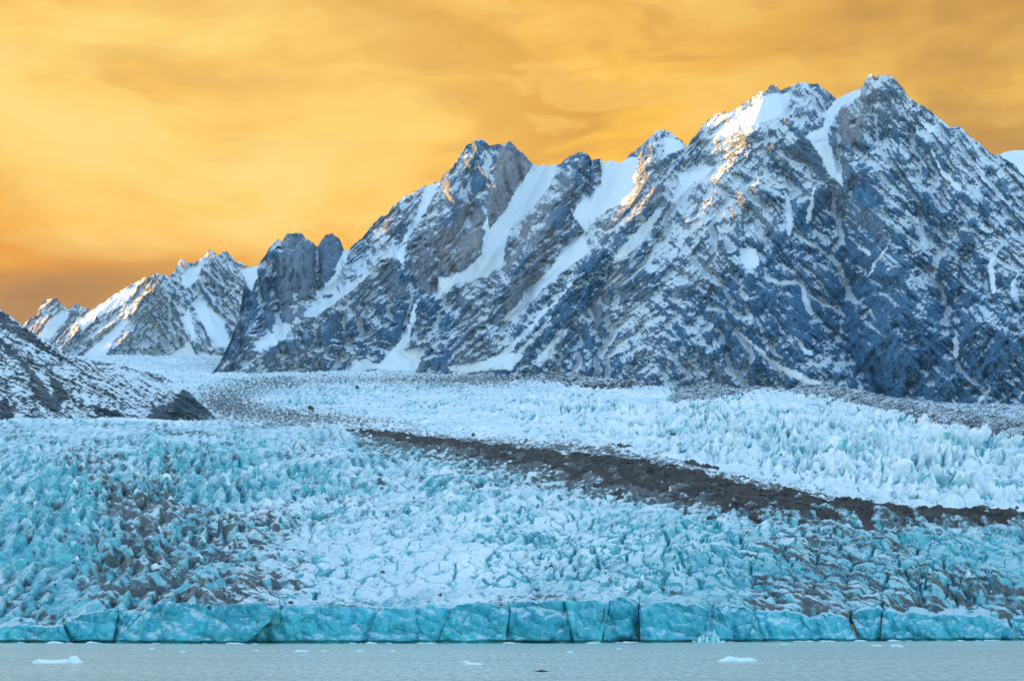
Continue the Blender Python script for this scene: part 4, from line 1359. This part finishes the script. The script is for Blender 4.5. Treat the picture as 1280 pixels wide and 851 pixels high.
floe(774, 811, 8, 1.6, 28, [(-1, .4), (0, 1), (1, .4)], 'faint flat ice crumb in front of the sea cave')
floe(980, 805.5, 9, 1.8, 29, [(-1, .4), (0, 1), (1, .4)], 'flat ice crumb right of the white pile at the wall foot')

# brash: a broken line of crumbs along the foot of the wall
rb = random.Random(8)
brash = [floe_mesh(60 + k, 6, 3.2, [(-1, .4), (-.2, 1.1), (.5, .7), (1, .3)], 14) for k in range(4)]
for k in range(46):
    px = rb.uniform(5, 1275)
    fy = float(front_Y(np.array([px]))[0]) - rb.uniform(1.5, 14)
    o = add('ice_crumb', brash[k % 4], M_BERG, label='small white ice crumb floating along the foot of the ice wall', category='ice', group='ice crumbs along the foot of the ice wall')
    s = rb.uniform(.35, 1.5)
    o.location = ((px - 640) / FPX * fy, fy, 0)
    o.scale = (s * 1.3, s, s * rb.uniform(.5, 1.1))
    o.rotation_euler = (0, 0, rb.uniform(-.4, .4))


def ice_pile():
    """freshly fallen white blocks at the foot of the wall"""
    x, y = water_point(884, 802.5)
    root = add('fallen_ice_pile', None, None, label='jagged white pile of fallen ice blocks against the wall foot', category='ice pile')
    root.location = (x, y - 4, 0)
    m = y / FPX
    for k, (dx, hh, ww) in enumerate([(-17, 5, 10), (-11, 9, 10), (-5, 11, 9), (0, 6, 9), (5, 17, 9), (8, 13, 10), (13, 10, 11), (18, 5, 9), (-1, 9, 8)]):
        me = serac_mesh(200 + k) if hh > 7 else rock_mesh('ice_block', 200 + k, .9)
        o = add('ice_block', me, M_BERG, parent=root)
        o.location = (dx * m, random.Random(k).uniform(-2.5, 1.5), -0.15 * hh * m)
        o.scale = (ww * m * .95, ww * m * .9, hh * m * 1.08)
        o.rotation_euler = (0, 0, k * 1.3)


ice_pile()


def driftwood():
    import bmesh
    x, y = water_point(677, 839)
    m = y / FPX
    bm = bmesh.new()
    r = random.Random(2)
    n, k = 13, 8
    rings = []
    for i in range(n):
        u = i / (n - 1) * 2 - 1
        rad = (0.42 * math.sqrt(max(0.02, 1 - u * u)) + 0.10 * math.exp(-((u - .1) / .25) ** 2)) * (1 + r.uniform(-.12, .12))
        rings.append([bm.verts.new((u * 9 * m, rad * 1.5 * math.cos(a), 0.02 + rad * 0.9 * math.sin(a) + .18 * math.exp(-((u + .1) / .3) ** 2))) for a in [j / k * 6.283 for j in range(k)]])
    for i in range(n - 1):
        for j in range(k):
            bm.faces.new((rings[i][j], rings[i + 1][j], rings[i + 1][(j + 1) % k], rings[i][(j + 1) % k]))
    bm.faces.new(rings[0])
    bm.faces.new(rings[-1])
    me = bpy.data.meshes.new('driftwood')
    bm.to_mesh(me)
    bm.free()
    mt = mat_rubble('wet_dark_wood', (0.02, 0.012, 0.012), (0.06, 0.03, 0.03))
    o = add('driftwood', me, mt, label='small dark reddish-brown object floating low on the water', category='driftwood')
    o.location = (x, y, 0)
    o.rotation_euler = (0, 0, .1)


driftwood()


def loose_boulders():
    PX, Y, X, z, amp, upper, dm, kind = GF
    spots = [(478, 716, 8, 'olive-brown boulder lying alone on the lower glacier'), (437, 668, 5, 'small dark boulder on smooth ice above the olive-brown boulder'),
             (592, 544, 8, 'dark boulder on the snow just above the medial moraine'), (388, 512, 11, 'dark flat boulder on the far snowy glacier left of centre'),
             (446, 485, 8, 'small dark rock high on the far glacier below the towers'), (364, 754, 10, 'dark slab at the ice wall brim above the arched scar'),
             (373, 737, 11, 'dark flat stone on the ice above the brim slab'), (626, 757, 4, 'tiny dark stone at the middle brim of the ice wall'), (900, 606, 12, 'reddish-brown boulder heap just above the moraine crest')]
    for k, (px, py, w, label) in enumerate(spots):
        j = int(np.argmin(np.abs(PX[0] - px)))
        vis = HOR - (z[:, j] - CAMZ) / Y[:, j] * FPX
        i = int(np.argmax(vis <= py))                       # first ice met on that bearing at that height
        m = float(Y[i, j]) / FPX
        me = rock_mesh('boulder', 300 + k, .8, 22)
        o = add('boulder', me, M_STONE, label=label, category='boulder')
        o.location = (float(X[i, j]), float(Y[i, j]) - 0.5, float(z[i, j]) - 0.1 * w * m)
        o.scale = (w * m, w * m * .8, w * m * .75)
        o.rotation_euler = (0, 0, k)


loose_boulders()

# ------------------------------------------------------------------ the cold air of the fjord
def build_haze():
    x0, x1, y0, y1, z0, z1 = -15000, 15000, -15000, 15000, -2.0, 2300.0
    P = [(x, y, z) for z in (z0, z1) for y in (y0, y1) for x in (x0, x1)]
    F = [(0, 2, 3, 1), (4, 5, 7, 6), (0, 1, 5, 4), (2, 6, 7, 3), (0, 4, 6, 2), (1, 3, 7, 5)]
    m = bpy.data.materials.new('haze')
    m.use_nodes = True
    nt = m.node_tree
    nt.nodes.remove(nt.nodes['Principled BSDF'])
    v = nt.nodes.new('ShaderNodeVolumePrincipled')
    v.inputs['Color'].default_value = (0.50, 0.78, 1.0, 1)
    v.inputs['Density'].default_value = HAZE
    nt.links.new(v.outputs[0], nt.nodes['Material Output'].inputs['Volume'])
    add('haze', make_mesh('haze', P, np.array(F)), m, label='thin cold blue haze filling the air over the fjord', category='haze', kind='stuff')


HAZE = 0.000009
build_haze()
